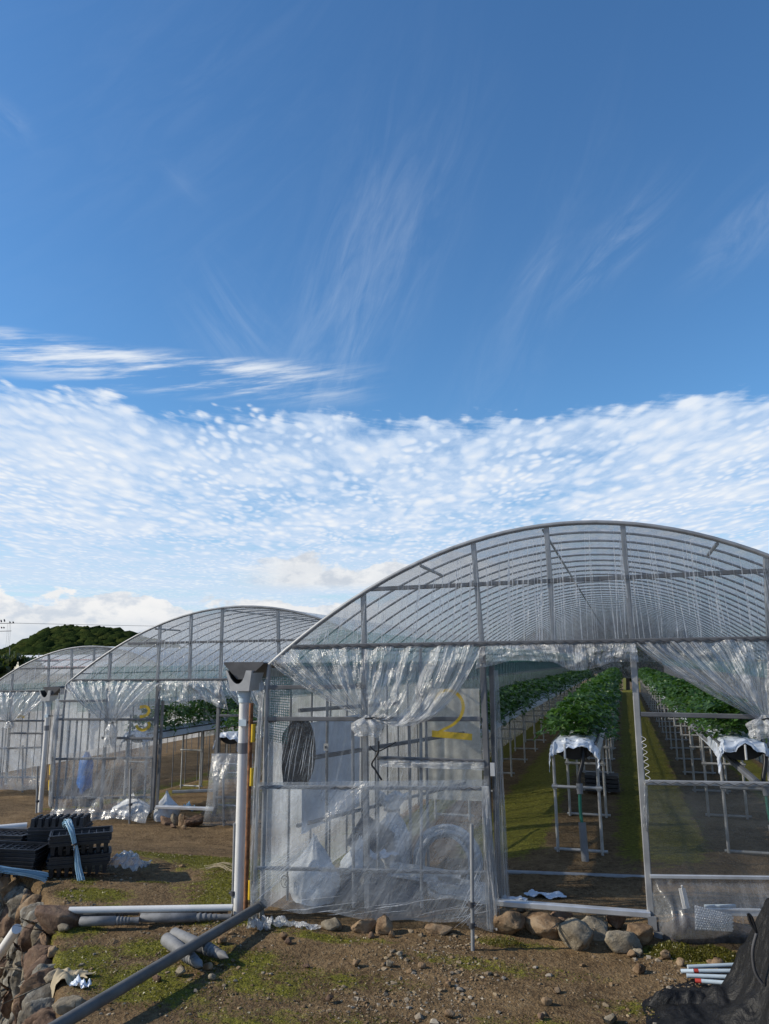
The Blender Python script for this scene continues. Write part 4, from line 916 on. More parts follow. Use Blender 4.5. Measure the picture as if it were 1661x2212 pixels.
# drain hoses at the bed fronts
def drain(xc, y, zt, px_g, label, lean):
    g = thing('drain_pipe', label, 'drain pipe', (xc+lean*.2, y-.35, .08), group='drain pipes at the bed fronts'); L = lambda z: Vector((xc+.03+lean*(1.2-z)*.10, y-.10-.14*(1.2-z), z))
    mb = MB(); mb.tube(catmull([L(1.18)+Vector((.07, .06, 0)), L(1.02)+Vector((.05, .02, 0)), L(.86), L(.76)], 5), .022, 8); mb.build('black_hose', M['black'], g)
    mb = MB(); mb.tube([L(.80), L(.70)], [.034, .030], 12); mb.build('cup', M['grey_pvc'], g)
    mb = MB(); mb.tube(catmull([L(.72), L(.56)+Vector((-.008, 0, 0)), L(.40)], 5), .017, 10); mb.build('green_hose', M['green_hose'], g)
    mb = MB(); mb.tube([L(.43), L(.0)+Vector((.03*lean, 0, 0))], .038, 14); mb.build('grey_pipe', M['grey_pvc'], g)
    mb = MB(); mb.tube([(xc-.09, y-.14, zt), (xc-.092, y-.15, zt-.15)], .012, 8); mb.build('drip_end', M['pvc'], g)
drain(-.555, 8.5, 1.19, None, 'green hose and grey pipe draining the middle bed', .25); drain(1.24, 8.88, 1.19, None, 'green hose and grey pipe draining the right bed', .55)
mb = MB(); a = at_y(1494, 1566, 10.6); b_ = at_y(1640, 1695, 8.3); mb.beam(a, b_, .07, .05); mb.beam(a+Vector((0, 0, .03)), b_+Vector((0, 0, .03)), .03, .015, 1)
tag(mb.build('drain_channel', [M['grey_pvc'], M['steel_dark']], None, b_), 'pale grey channel slanting down in front of the right bed', 'channel')
mb = MB(); q0 = Vector((-.42, 12.3, .10))
for k in range(4): mb.box(q0+Vector((0, 0, .05+k*.06)), (.50, .34, .045), taper=.96)
tag(mb.build('crate', M['tray'], None, q0), 'dark slatted crate on the soil under the middle bed', 'crate')
# ------------------------------------------------------------------ things stored behind the film of the near house
def sack(name, p, w, d, h, mat, label, seed=0, peak=.5, cat='sack', fold=.10, n=9):
    mb = MB()
    def fn(u, v):
        a = 2*math.pi*u; r = (.90+.10*smooth(0, .15, v))*(1-.93*smooth(.35, 1.02, v)**peak)
        r *= 1+fold*math.sin(a*n+4*nz(v*2, seed, 0))*smooth(.2, .9, v)+.38*nz(math.cos(a)*1.3, math.sin(a)*1.3+v*2, seed)+.10*nz(math.cos(a)*4, math.sin(a)*4+v*5, seed)
        return Vector(p)+Vector((math.cos(a)*w/2*r+.10*w*v*nz(v*2, 1, seed), math.sin(a)*d/2*r, h*v*(1+.1*nz(math.cos(a)*2, math.sin(a)*2, seed+2))))
    mb.grid(fn, 60, 26); mb.add([fn(i/60, 0) for i in range(60)], [tuple(range(59, -1, -1))])
    o = mb.build(name, M[mat], None, p); return tag(o, label, cat)
s1 = sack('sack', (-2.68, 6.42, .05), .44, .34, .52, 'sack', 'big white sack with a circled mark, behind the lower left film', 3, .9, n=3, fold=.05)
mb = MB(); cc = Vector(F2(c5(292, 617), -.04)); cc = Vector((cc.x, 6.42-.165, cc.z)); ring_ = [cc+Vector((math.cos(i/16*6.283)*.035, -.004, math.sin(i/16*6.283)*.048)) for i in range(16)]
mb.tube(ring_, .0028, 4, closed=True); mb.tube(catmull([cc+Vector((-.012, -.004, .012)), cc+Vector((0, -.004, .024)), cc+Vector((.014, -.004, .01)), cc+Vector((-.002, -.004, -.02)), cc+Vector((.012, -.004, -.028))], 4), .0028, 4)
mb.build('marker_drawing', M['black'], s1)
sack('sack', (-2.42, 6.9, .05), .42, .34, .42, 'sack', 'small slumped white sack behind the big marked one', 8, .9, n=4)
t = sack('tied_bag', (-2.25, 7.35, .06), .36, .34, .62, 'sack', 'upright white bag tied at the neck with a dark cord', 5, 1.4, 'bag', .2, 11)
mb = MB(); mb.tube([(-2.25+math.cos(i/12*6.283)*.075, 7.35+math.sin(i/12*6.283)*.07, .635) for i in range(12)], .010, 6, closed=True); mb.build('neck_cord', M['black'], t)
mb = MB()
def tuft(u, v):
    a = 2*math.pi*u; r = .045+.10*v*(1+.35*math.sin(a*7)); return Vector((-2.25+math.cos(a)*r, 7.35+math.sin(a)*r, .62+.15*v+.03*math.sin(a*5)*v))
mb.grid(tuft, 44, 6); mb.build('tuft', M['sack'], t)
mb = MB(); mb.box((-2.38, 7.1, .42), (.34, .03, .30), rot=Matrix.Rotation(.5, 3, 'Y') @ Matrix.Rotation(-.4, 3, 'X')); mb.box((-2.38, 7.07, .42), (.36, .012, .32), rot=Matrix.Rotation(.5, 3, 'Y') @ Matrix.Rotation(-.4, 3, 'X'))
tag(mb.build('tilted_board', M['dark_grey'], None, (-2.38, 7.1, .1)), 'dark board leaning beside the tied white bag', 'board')
def coil(name, c, R, r, turns, mat, label, axis='y', seed=0, sq=1.0, cat='hose'):
    rnd = random.Random(seed); mb = MB()
    for k in range(turns):
        a = rnd.uniform(-.14, .14); o = Vector((rnd.uniform(-.03, .03), rnd.uniform(-.08, .08), rnd.uniform(-.02, .02))); RR = R*rnd.uniform(.84, 1.06)
        mb.tube([Vector(c)+o+Vector((math.cos(t_)*RR, math.sin(t_+1)*a*RR, math.sin(t_)*RR*sq)) for t_ in [i/26*6.283 for i in range(26)]], r, 7, closed=True)
    return tag(mb.build(name, M[mat], None, c), label, cat)
coil('hose_coil', (-1.62, 6.95, .30), .27, .020, 9, 'film_bag', 'milky coil of soft hose standing behind the film below the 2', seed=2)
coil('hose_coil', F2((648, 1626), -.28), .105, .013, 13, 'black', 'long black hose coil hanging behind the upper left film', seed=4, sq=2.55)
mb = MB()
cb = Vector(F2((648, 1626), -.25))
mb.grid(lambda u, v: cb+Vector(((u-.62)*.27*(.25+.75*smooth(-.05, .30, v))*(1-.12*smooth(.6, 1, v)), -.02+.03*nz(u*6, v*3, 2)+.03*math.sin(u*3.14), .30-.60*v-.02*nz(u*5, 0, 3))), 24, 20)
tag(mb.build('dark_cover', M['black'], None, cb), 'dark sheet hung beside the black hose coil', 'sheet')
for k, (px, dz) in enumerate((((703, 1690), .25), ((690, 1672), .18))):
    p = at_y(px[0], px[1], 7.25); mb = MB(); rnd = random.Random(k+3)
    for _ in range(7):
        q_ = [p+Vector((rnd.uniform(-.06, .06), rnd.uniform(-.05, .05), dz/2-i*dz/4+rnd.uniform(-.03, .03))) for i in range(5)]; mb.tube(catmull(q_, 4), .007, 5)
    tag(mb.build('cable_bundle', M['black'], None, p), ('tangle of black cable tied to the inner pipe', 'smaller tangle of black cable left of the other')[k], 'cable')
mb = MB(); p = at_y(830, 1862, 6.9)
mb.grid(lambda u, v: p+Vector(((u-.5)*.26, (v-.5)*.2, .03+.06*nz(u*4, v*3, 3)+.05*u)), 20, 12); tag(mb.build('crumpled_sheet', M['white_sheet'], None, p), 'crumpled white sheet lying between bag and hose coil', 'sheet')
for k, (x, z, w, d) in enumerate(((-1.72, .30, .62, .10), (-1.35, .20, .52, .14))):
    mb = MB(); mb.box((x, 6.55, z), (w, .012, d), rot=Matrix.Rotation(.07, 3, 'Y')); mb.box((x, 6.52, z-d/2), (w*1.02, .05, .012), rot=Matrix.Rotation(.07, 3, 'Y'))
    tag(mb.build('film_offcut', M['film_bag'], None, (x, 6.55, z)), ('longer pale strip leaning inside the lower film', 'shorter pale strip leaning inside the lower film, right')[k], 'strip')
mb = MB(); rnd = random.Random(4)
mb.grid(lambda u, v: Vector((-2.2+.9*(u-.5)+.02*nz(u*20, v*4, 1), 6.45+.3*v, .06+.22*math.sin(math.pi*v)**.5*(1-.3*abs(u-.5))+.03*nz(u*5, v*5, 6))), 50, 14)
tag(mb.build('dark_mat', M['dark_grey'], None, (-2.2, 6.5, .05)), 'dark folded mat on the floor behind the lower film', 'mat')
# pale panel leaning along the side, and a cream one
for k, (x0, y0_, x1, y1_, z0, z1, mt, lb) in enumerate(((-2.84, 6.5, -2.78, 7.9, .55, 1.5, 'white_sheet', 'pale blue-white sheet hanging on the left side wall'), (-2.5, 9.3, -1.72, 9.35, .4, 1.72, 'board', 'cream sheet hanging across the passage behind the knot'))):
    mb = MB(); mb.grid(lambda u, v: Vector((x0+(x1-x0)*u+.02*nz(u*9, v*2, k), y0_+(y1_-y0_)*u+.02*nz(u*8, v, k+4), z0+(z1-z0)*v)), 40, 12); tag(mb.build('hanging_sheet', M[mt], None, (x0, y0_, z0)), lb, 'sheet')
# bubble wrap and channel offcuts in the right-hand pocket
def mesh_bubble():
    a, b, c, d = [F2(c6(*p), -.03+.19) for p in ((1232, 945), (1452, 1005), (1452, 1100), (1236, 1088))]; mb = MB(); nu, nv = 16, 9
    for j in range(nv):
        for i in range(nu):
            u = (i+.5+(.5 if j % 2 else 0))/nu
            if u > 1: continue
            p = a.lerp(b, u).lerp(d.lerp(c, u), (j+.5)/nv); r = .0085
            ring_ = [p+Vector((math.cos(k/7*6.283)*r, 0, math.sin(k/7*6.283)*r)) for k in range(7)]; mb.add(ring_+[p+NRM*.006], [(k, (k+1) % 7, 7) for k in range(7)], 0, True)
    mb.add([a-NRM*.001, b-NRM*.001, c-NRM*.001, d-NRM*.001], [(0, 3, 2, 1)], 0)
    tag(mb.build('bubble_wrap', M['film_bag'], None, d), 'strip of bubble wrap in the film pocket at the right', 'bubble wrap')
mesh_bubble()
for k, (p, q, w, lb) in enumerate((((1160, 850), (1185, 965), .05, 'short upright white channel offcut in the right film bay'), ((1300, 985), (1615, 990), .05, 'long flat white channel offcut above the bubble wrap'), ((1290, 960), (1470, 958), .03, 'thin blue-grey strip behind the long white offcut'))):
    mb = MB(); a = F2(c6(*p), -.12-.04*k); b_ = F2(c6(*q), -.12-.04*k); mb.beam(a, b_, w, .012, up=NRM); mb.beam(a+Vector((0, 0, w*.4)), b_+Vector((0, 0, w*.4)), .012, .03, up=NRM)
    tag(mb.build('channel_offcut', M['pvc'] if k < 2 else M['pipe_blue'], None, a), lb, 'offcut')
mb = MB(); p = F2(c6(990, 1050), .06); mb.box(p, (.06, .02, .09)); mb.box(p+Vector((.05, 0, -.12)), (.09, .03, .13)); tag(mb.build('foot_plate', M['grey_pvc'], None, p), 'small grey plates at the foot of the right door post', 'plate')
# inside house 3
mb = MB(); p = Vector(F3(c1(558, 1130), -.5))
def coat(u, v):
    a = 2*math.pi*u; w = .04+.09*smooth(0, .3, v)+.02*smooth(.5, 1, v)-.03*smooth(.85, 1, v); return p+Vector((math.cos(a)*w*(1+.18*math.sin(a*5+v*4)), math.sin(a)*w*.6, .26-.66*v-.05*math.sin(a*3)*v))
mb.grid(coat, 40, 20); tag(mb.build('blue_coat', M['coat'], None, p), 'blue raincoat hanging behind the film of house 3', 'coat')
p3 = Vector(F3(c1(1075, 1385), -.25)); sack('sack', (p3.x, p3.y, lay(p3.x, p3.y)), .42, .34, .46, 'sack', 'white sack slumped just inside the door of house 3', 13, .8, n=5)
p3 = Vector(F3(c1(530, 1290), -.5)); mb = MB(); mb.box(p3, (.5, .03, .28), rot=Matrix.Rotation(.4, 3, 'Y')); mb.box(p3+Vector((.1, -.05, -.12)), (.36, .2, .2), rot=Matrix.Rotation(-.2, 3, 'Z')); tag(mb.build('dark_box', M['dark_grey'], None, p3), 'dark box and lid below the blue raincoat', 'box')
p3 = Vector(F3(c1(860, 1290), -.6)); sack('sack', (p3.x, p3.y, lay(p3.x, p3.y)), 0.7, .4, .34, 'sack', 'broad pale sack behind the lower film of house 3', 15, .8, n=5)
# ------------------------------------------------------------------ loose stones
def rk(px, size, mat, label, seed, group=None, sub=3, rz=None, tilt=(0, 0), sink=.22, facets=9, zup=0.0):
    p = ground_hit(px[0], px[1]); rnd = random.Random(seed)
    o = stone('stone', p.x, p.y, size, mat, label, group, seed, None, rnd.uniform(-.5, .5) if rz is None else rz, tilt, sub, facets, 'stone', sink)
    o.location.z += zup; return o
G_ = 'stones holding down the film of the near house'
rk(c5(612, 850), (.23, .15, .12), 'rock_grey', 'flat grey stone, leftmost against the foot of the near film', 1, G_)
rk(c5(800, 868), (.21, .15, .15), 'rock_tan', 'tan blocky stone beside a rounder one at the film foot', 2, G_)
rk(c5(922, 885), (.16, .14, .18), 'rock_tan', 'upright rounded tan stone at the film foot', 3, G_)
rk(c5(846, 905), (.085, .07, .06), 'rock_brown', 'small dark stone in front of the two tan stones', 4, G_, 2)
rk(c5(965, 915), (.06, .05, .07), 'rock_tan', 'tiny pointed stone right of the upright tan stone', 5, G_, 2)
rk(c5(1240, 893), (.27, .14, .11), 'rock_tan', 'long pale tan stone left of the thin steel pole', 6, G_)
H_ = 'stones piled under the door sill'
rk(c6(165, 1112), (.28, .22, .27), 'rock_tan', 'angular brown stone at the left end of the door sill', 27, H_, facets=13)
rk(c6(355, 1100), (.36, .24, .23), 'rock_tan', 'long tan stone under the left half of the door sill', 8, H_)
rk(c6(550, 1195), (.31, .24, .29), 'rock_grey', 'large smooth pale boulder in front of the door sill', 9, H_, facets=7)
rk(c6(660, 1122), (.25, .2, .21), 'rock_grey', 'pale stone tucked behind the large smooth boulder', 10, H_)
rk(c6(778, 1062), (.20, .14, .15), 'rock_brown', 'reddish brown stone directly under the sill', 31, H_, zup=.02)
rk(c6(810, 1208), (.29, .2, .25), 'rock_grey', 'grey split boulder right of the large smooth one', 12, H_, facets=6)
rk(c6(918, 1172), (.20, .17, .27), 'rock_tan', 'tilted tan slab leaning at the right door post', 33, H_, tilt=(.1, .5))
rk(c6(470, 1062), (.22, .18, .16), 'rock_brown', 'dark earthy clod behind the stones under the sill', 14, H_)
rk(c6(228, 1005), (.10, .09, .08), 'rock_tan', 'little ochre stone wedged under the sill', 15, H_, 2, zup=.03)
S_ = 'small loose stones on the soil'
small = [(c6(865, 1250), .075, 'rock_tan', 'orange wedge stone below the grey split boulder'), (c6(905, 1245), .07, 'rock_grey', 'small grey stone beside the orange wedge'), (c6(1065, 1262), .085, 'rock_tan', 'pale cubic stone left of the mossy clump'), (c6(1155, 1300), .075, 'rock_tan', 'brown stone in front of the mossy clump'),
    (c6(915, 1340), .11, 'rock_tan', 'flat-topped tan stone on bare soil right of centre'), (c6(1220, 1510), .045, 'rock_tan', 'round pebble by the black net'), (c6(435, 1450), .06, 'rock_tan', 'lone tan stone low in the foreground'), (c6(385, 1530), .07, 'rock_tan', 'rounded tan stone at the lower edge'),
    (c6(750, 1625), .09, 'rock_grey', 'grey stone cut by the bottom edge'), (c6(350, 1600), .055, 'rock_brown', 'dark stone at the lower edge'), (c6(1370, 1312), .09, 'rock_tan', 'tan stone above the pale blue pipes'), (c6(1325, 1300), .065, 'rock_tan', 'ochre stone above the pale blue pipes'),
    (c5(340, 918), .075, 'rock_tan', 'flat stone right of the crumpled film scraps'), (c5(365, 950), .07, 'rock_brown', 'brown stone below the flat one by the film scraps'), (c5(760, 1072), .06, 'rock_tan', 'sharp pale stone on bare soil'), (c5(950, 1075), .065, 'rock_grey', 'pale triangular stone on bare soil'),
    (c5(1140, 1085), .06, 'rock_tan', 'pinkish stone on bare soil near the pole'), (c5(475, 1068), .05, 'rock_brown', 'dark little stone on bare soil'), (c5(1010, 1022), .055, 'rock_grey', 'grey pebble on bare soil'), (c5(1285, 1185), .055, 'rock_tan', 'tan pebble right of centre'), (c5(610, 1268), .07, 'rock_brown', 'reddish stone low on the left of centre'), (c5(1300, 1368), .07, 'rock_tan', 'cube-like stone at the bottom centre'),
    (c4(1345, 1215), .085, 'rock_tan', 'tan stone beside the tip of the crossed stakes'), (c4(1370, 1290), .06, 'rock_grey', 'pale upright chip below the crossed stakes'), (c4(1440, 1060), .08, 'rock_tan', 'yellowish stone above the crossed stakes'), (c4(1165, 1255), .09, 'rock_grey', 'grey stone under the crossed stakes'),
    (c4(1010, 1290), .08, 'rock_brown', 'dark stone above the long grey pipe'), (c4(410, 975), .10, 'rock_grey', 'grey stone at the end of the white pipe'), (c4(715, 328), .06, 'rock_tan', 'tan pebble between the houses'), (c4(1230, 1090), .05, 'rock_brown', 'brown pebble between the crossed stakes')]
for i, (px, s_, mt, lb) in enumerate(small):
    rk(px, (s_*1.15, s_*.9, s_*.8), mt, lb if len(lb.split()) > 3 else lb+' on the soil', 60+i, S_, 2, sink=.12)
J_ = 'stones at the door of house 3'
for i, (px, w, h, mt, lb) in enumerate(((c1(1030, 1470), .40, .22, 'rock_grey', 'grey stone nearest the film skirt of house 3'), (c1(1085, 1500), .36, .26, 'rock_brown', 'reddish boulder left in the door pile of house 3'), (c1(1135, 1500), .24, .26, 'rock_grey', 'dark narrow stone in the door pile of house 3'), (c1(1190, 1510), .30, .30, 'rock_tan', 'pale square stone in the door pile of house 3'),
        (c1(1258, 1512), .36, .26, 'rock_brown', 'brown wedge stone in the door pile of house 3'), (c1(1325, 1480), .26, .24, 'rock_tan', 'tan stone beside the loose film flap of house 3'), (c1(1125, 1525), .14, .10, 'rock_brown', 'small brown stone in front of the door pile'), (c1(1192, 1535), .11, .09, 'rock_tan', 'small tan stone in front of the door pile'))):
    rk(px, (w, w*.7, h), mt, lb, 120+i, J_)
# ------------------------------------------------------------------ dry stone wall and its boulders
def stone_wall():
    b = MB(); rnd = random.Random(12); cum = [0]
    for (p, q) in zip(WALL[:-1], WALL[1:]): cum.append(cum[-1]+math.hypot(q[0]-p[0], q[1]-p[1]))
    def pos(s):
        for i in range(len(WALL)-1):
            if s <= cum[i+1] or i == len(WALL)-2:
                t = (s-cum[i])/(cum[i+1]-cum[i]); p, q = WALL[i], WALL[i+1]; d = Vector((q[0]-p[0], q[1]-p[1])).normalized(); return Vector((p[0]+(q[0]-p[0])*t, p[1]+(q[1]-p[1])*t)), d
    mats = {0: 0, 1: 1, 2: 2, 3: 3}
    row = 0; z = .0; k = 0
    while z > -1.5:
        s = rnd.uniform(0, .15); h = rnd.uniform(.16, .25)
        while s < min(cum[-1], 11.5):
            w = rnd.uniform(.12, .30); p, d = pos(s+w/2); nrm_ = Vector((-d.y, d.x))
            hh = h*rnd.uniform(.85, 1.35); zz = lay(p.x+.3*d.y, p.y)-.10+z-hh*.35
            off = .06+.20*(-z/1.5)+rnd.uniform(-.03, .05); c_ = p+nrm_*off
            R = Matrix.Rotation(math.atan2(d.y, d.x), 3, 'Z') @ Matrix.Rotation(rnd.uniform(-.25, .25), 3, 'X') @ Matrix.Rotation(rnd.uniform(-.5, .5), 3, 'Y')
            vs, fs = rock_geo(2 if p.y > 7.5 else 3, 300+k, w*.60, .16, hh*.72, 12, .15, R)
            b.add([v+Vector((c_.x, c_.y, zz)) for v in vs], fs, rnd.choice((0, 1, 1, 2, 2, 3, 3, 3)), True); s += w*.93; k += 1
        z -= h*.86
    o = b.build('stone_wall', [M['rock_tan'], M['rock_grey'], M['rock_brown'], M['rock_lichen']], None, (-4.6, 5.5, -1.2)); tag(o, 'dry stone retaining wall of fitted brown and grey stones at the lower left', 'stone wall')
stone_wall()
K_ = 'boulders along the top of the stone wall'
for i, (px, sz, mt, lb, zu, tl) in enumerate(((c4(352, 945), (.42, .34, .30), 'rock_brown', 'big smooth brown boulder at the left end of the white pipe', .0, (0, .2)), (c4(300, 995), (.36, .26, .16), 'rock_lichen', 'lichen-grey slab below the big brown boulder', .0, (0, .1)), (c4(310, 1035), (.24, .18, .09), 'rock_lichen', 'flat grey stone under the lichen slab', 0, (0, 0)),
        (c4(170, 1150), (.40, .30, .24), 'rock_lichen', 'rounded lichen-spotted boulder beside the sloping white pipe', 0, (0, .3)), (c4(322, 1112), (.18, .15, .13), 'rock_brown', 'round brown cobble next to the lichen-spotted boulder', 0, (0, 0)), (c4(215, 1175), (.42, .12, .08), 'rock_lichen', 'long thin grey slab lying over the wall top', .06, (0, .1)),
        (c4(165, 1340), (.50, .36, .28), 'rock_lichen', 'large dark lichen-streaked boulder low on the wall', 0, (0, .2)), (c4(215, 1540), (.62, .40, .26), 'rock_brown', 'largest brown foreground boulder in the bottom left corner', -.02, (0, .1)), (c4(352, 1232), (.15, .12, .10), 'rock_grey', 'small grey stone above the white debris', 0, (0, 0)),
        (c4(215, 700), (.34, .2, .14), 'rock_brown', 'brown flat stone under the front tray stack', 0, (0, 0)), (c4(230, 850), (.26, .22, .44), 'rock_lichen', 'tall pale lichen stone standing in the wall top', -.12, (.2, .25)), (c4(130, 700), (.16, .3, .40), 'rock_grey', 'upright narrow grey stone in the wall below the trays', -.1, (.3, .5)), (c4(35, 640), (.34, .24, .40), 'rock_tan', 'tan upright block at the left edge below the trays', -.12, (0, .1)),
        (c4(345, 1075), (.12, .10, .09), 'rock_tan', 'small tan cobble above the round brown one', 0, (0, 0)), (c4(440, 1500), (.2, .14, .12), 'rock_grey', 'grey stone between largest boulder and long pipe', 0, (0, 0)))):
    rk(px, sz, mt, lb, 200+i, K_, rz=.7+.3*math.sin(i*2.1), tilt=tl, zup=zu)
# ------------------------------------------------------------------ seed trays
def tray_parts(g, up=True):
    """rim at z 0..0.05, cells hanging below it"""
    W_, D_ = .56, .29; b = MB()
    for sy in (-1, 1): b.box((0, sy*(D_/2-.006), .017), (W_, .012, .034)); b.box((0, sy*(D_/2+.004), .030), (W_+.02, .022, .008))
    for sx in (-1, 1): b.box((sx*(W_/2-.006), 0, .0165), (.012, D_-.026, .033)); b.box((sx*(W_/2+.004), 0, .0295), (.022, D_-.03, .007))
    for i in range(1, 8): b.box((-W_/2+W_*i/8, 0, .008), (.010, D_-.026, .014))
    for j in range(1, 4): b.box((0, -D_/2+D_*j/4, .0075), (W_-.026, .010, .012))
    b.build('rim', M['tray'], g); b = MB()
    for i in range(8):
        for j in range(4):
            x = -W_/2+W_*(i+.5)/8; y = -D_/2+D_*(j+.5)/4; b.box((x, y, -.042), (.044, .046, .084), rot=Matrix.Rotation(math.pi, 3, 'X'), taper=.72)
    b.build('cells', M['tray'], g)
tray0 = None
def tray_stack(x, y, z, rz, n, where, flip=False, pitch=.036, tilt=0.0):
    global tray0
    for k in range(n):
        if tray0 is None:
            t_ = thing('seed_tray', 'x', 'seed tray', (0, 0, 0)); tray_parts(t_); tray0 = t_; o = t_
        else: o = copy_tree(tray0)
        rnd = random.Random(int(x*100)+k)
        o.location = (x+rnd.uniform(-.006, .006), y+rnd.uniform(-.006, .006), z+(k*pitch+.086 if not flip else (n-k)*pitch+.02)); o.rotation_euler = (math.pi if flip else 0, tilt, rz+rnd.uniform(-.02, .02))
        pos_ = 'bottom' if k == 0 else 'topmost' if k == n-1 else ('second', 'third', 'fourth', 'fifth', 'sixth', 'seventh')[k-1]
        o['label'] = f'black plastic seed tray, {pos_} in {where}'; o['group'] = 'stacked black seed trays'
A0 = ground_hit(100, 1902); A1 = ground_hit(202, 1879)
dA = Vector((A1.x-A0.x, A1.y-A0.y, 0)); dA.normalize(); dA = Vector((.80, .60, 0))
vA = Vector((A0.x, A0.y, 0)).normalized(); nA = Vector((-dA.y, dA.x, 0))
rA = math.atan2(dA.y, dA.x); cA = Vector((A0.x, A0.y, 0))+dA*.28+nA*.15
zA = lay(cA.x, cA.y)+.01
tray_stack(cA.x, cA.y, zA, rA, 3, 'the lower half of the front stack'); tray_stack(cA.x, cA.y, zA+.20, rA, 3, 'the upper half of the front stack')
cC = cA-dA*.62+nA*.12; tray_stack(cC.x, cC.y, zA+.02, rA-.35, 5, 'the leaning stack left of the front stack', tilt=.05)
cD = cA-dA*.75+nA*.62; tray_stack(cD.x, cD.y, zA+.02, rA-.5, 6, 'the open-topped stack at the back left')
cB = cA-dA*.22+nA*.42; tray_stack(cB.x, cB.y, zA, rA-.25, 3, 'the hidden base of the back stack'); tray_stack(cB.x, cB.y, zA+.19, rA-.25, 5, 'the upside-down back stack', True)
cE = cA-dA*1.25+nA*.2; tray_stack(cE.x, cE.y, zA+.05, rA-.4, 4, 'the stack cut by the left edge')
def bundle(name, pts, r, n, label, tie_t, seed, splay):
    g = thing(name, label, 'cord bundle', pts[0], group='bundles of pale blue cords'); rnd = random.Random(seed); b = MB(); P = catmull(pts, 6)
    for k in range(n):
        a = rnd.uniform(0, 6.283); q = math.sqrt(rnd.random()); e = rnd.uniform(-.02, .03); line = []
        for i, p in enumerate(P):
            t_ = i/(len(P)-1); w = r*(.42+splay*abs(t_-tie_t)**1.2*1.5); t3 = (P[min(i+1, len(P)-1)]-P[max(i-1, 0)]).normalized(); u = t3.cross(Vector((0, 0, 1)) if abs(t3.z) < .9 else Vector((1, 0, 0))).normalized(); v = t3.cross(u)
            line.append(p+Vector((.010*nz(k*3.1, t_*3), .010*nz(k*3.1, t_*3, 5), .012*nz(k*2.1, t_*3, 9)))+u*math.cos(a)*q*w+v*math.sin(a)*q*w+t3*e*(t_-tie_t))
        b.tube(line, .0027, 5)
    b.build('cords', M['cord'], g); i = int(tie_t*(len(P)-1)); p = P[i]; t3 = (P[i+1]-P[i-1]).normalized(); u = t3.cross(Vector((.3, .2, .9))).normalized(); v = t3.cross(u)
    b = MB(); b.tube([p+u*math.cos(j/12*6.283)*r*.62+v*math.sin(j/12*6.283)*r*.62 for j in range(12)], .010, 6, closed=True); b.tube(catmull([p+u*r*.6, p+u*r*1.6+Vector((0, 0, -.03)), p+u*r*2.0+Vector((0, 0, -.10))], 4), .005, 5); b.build('tie', M['black'], g)
fA = lambda a, z, o=.0: cA+dA*a-nA*(.145+o)+Vector((0, 0, zA+z))
bundle('cord_bundle', [fA(-.14, .47, -.12), fA(-.12, .50, -.03), fA(-.08, .43, .05), fA(-.03, .25, .05), fA(.0, .10, .07), fA(.04, -.03, .11)], .040, 55, 'pale blue cord bundle hanging upright over the front tray stack', .56, 3, 1.0)
bundle('cord_bundle', [fA(-1.12, .28, .10), fA(-1.05, .27, .12), fA(-.85, .21, .14), fA(-.62, .15, .14), fA(-.40, .09, .12), fA(-.28, .04, .10)], .050, 60, 'pale blue cord bundle lying on the wall top below the trays', .5, 6, .7)
mb = MB(); p = cA+dA*.44+nA*.1; rnd = random.Random(8)
mb.grid(lambda u, v: Vector((p.x+.36*(u-.35), p.y+.3*(v-.5), zA+.02+.10*max(0, 1-((u-.35)/.6)**2-((v-.5)/.55)**2)+.06*nz(u*7, v*7, 2))), 24, 20); tag(mb.build('film_scrap', M['film_bag'], None, (p.x, p.y, zA)), 'crumpled clear film heaped at the right of the trays', 'film scrap')
# ------------------------------------------------------------------ stakes, pipes
def stake(a, b, r, label, group, pointed=True, seed=0):
    a = Vector(a); b = Vector(b); L = (b-a).length; d = (b-a).normalized(); pts = [a, a+d*.004]; rs = [r*.86, r]
    body = L*.60; pts.append(a+d*body); rs.append(r)
    x = body; step = L*.058
    for k in range(5):
        if x+step > L*.93: break
        pts += [a+d*(x+step*.15), a+d*(x+step*.30), a+d*(x+step*.85), a+d*(x+step)]; rs += [r*(.80-.05*k), r*(.80-.05*k), r*(1.0-.09*k), r*(.98-.09*k)]; x += step
    if pointed: pts += [a+d*(x+.005), b-d*.006, b]; rs += [r*.66, r*.10, r*.03]
    else: pts += [a+d*L]; rs += [r*.7]
    mb = MB(); mb.tube(pts, rs, 18); o = mb.build('ground_stake', M['concrete'], None, a); return tag(o, label, 'stake', group)
def gz(px, h): p = ground_hit(px[0], px[1]); return Vector((p.x, p.y, lay(p.x, p.y)+h+.01))
stake(gz((358, 2048), .05), gz((437, 2108), .045), .046, 'grey ridged stake with pointed tip, the lower of the crossed pair under the long pipe', 'grey ridged ground stakes')
stake(gz((374, 2038), .055), gz((493, 2090), .05), .046, 'grey ridged stake with pointed tip, the upper of the crossed pair under the long pipe', 'grey ridged ground stakes')
for p, q, lb in (((303, 1996), (500, 1994), 'grey ridged stake in front of the lying white pipe, right one'), ((172, 2004), (300, 2001), 'grey stake in front of the lying white pipe, left one'), ((303, 1982), (492, 1979), 'grey ridged stake behind the lying white pipe, right one'), ((160, 1988), (299, 1983), 'grey stake behind the lying white pipe, left one')):
    stake(gz(p, .035), gz(q, .035), .035, lb, 'grey ridged ground stakes', False)
def tubeobj(name, pts, r, mat, label, cat, n=14, group=None):
    mb = MB(); mb.tube(pts, r, n); return tag(mb.build(name, M[mat], None, pts[0]), label, cat, group)
tubeobj('white_pipe', [gz((148, 1994), .085), gz((502, 1988), .085)], .026, 'pvc', 'white plastic pipe lying between the grey stakes', 'pipe')
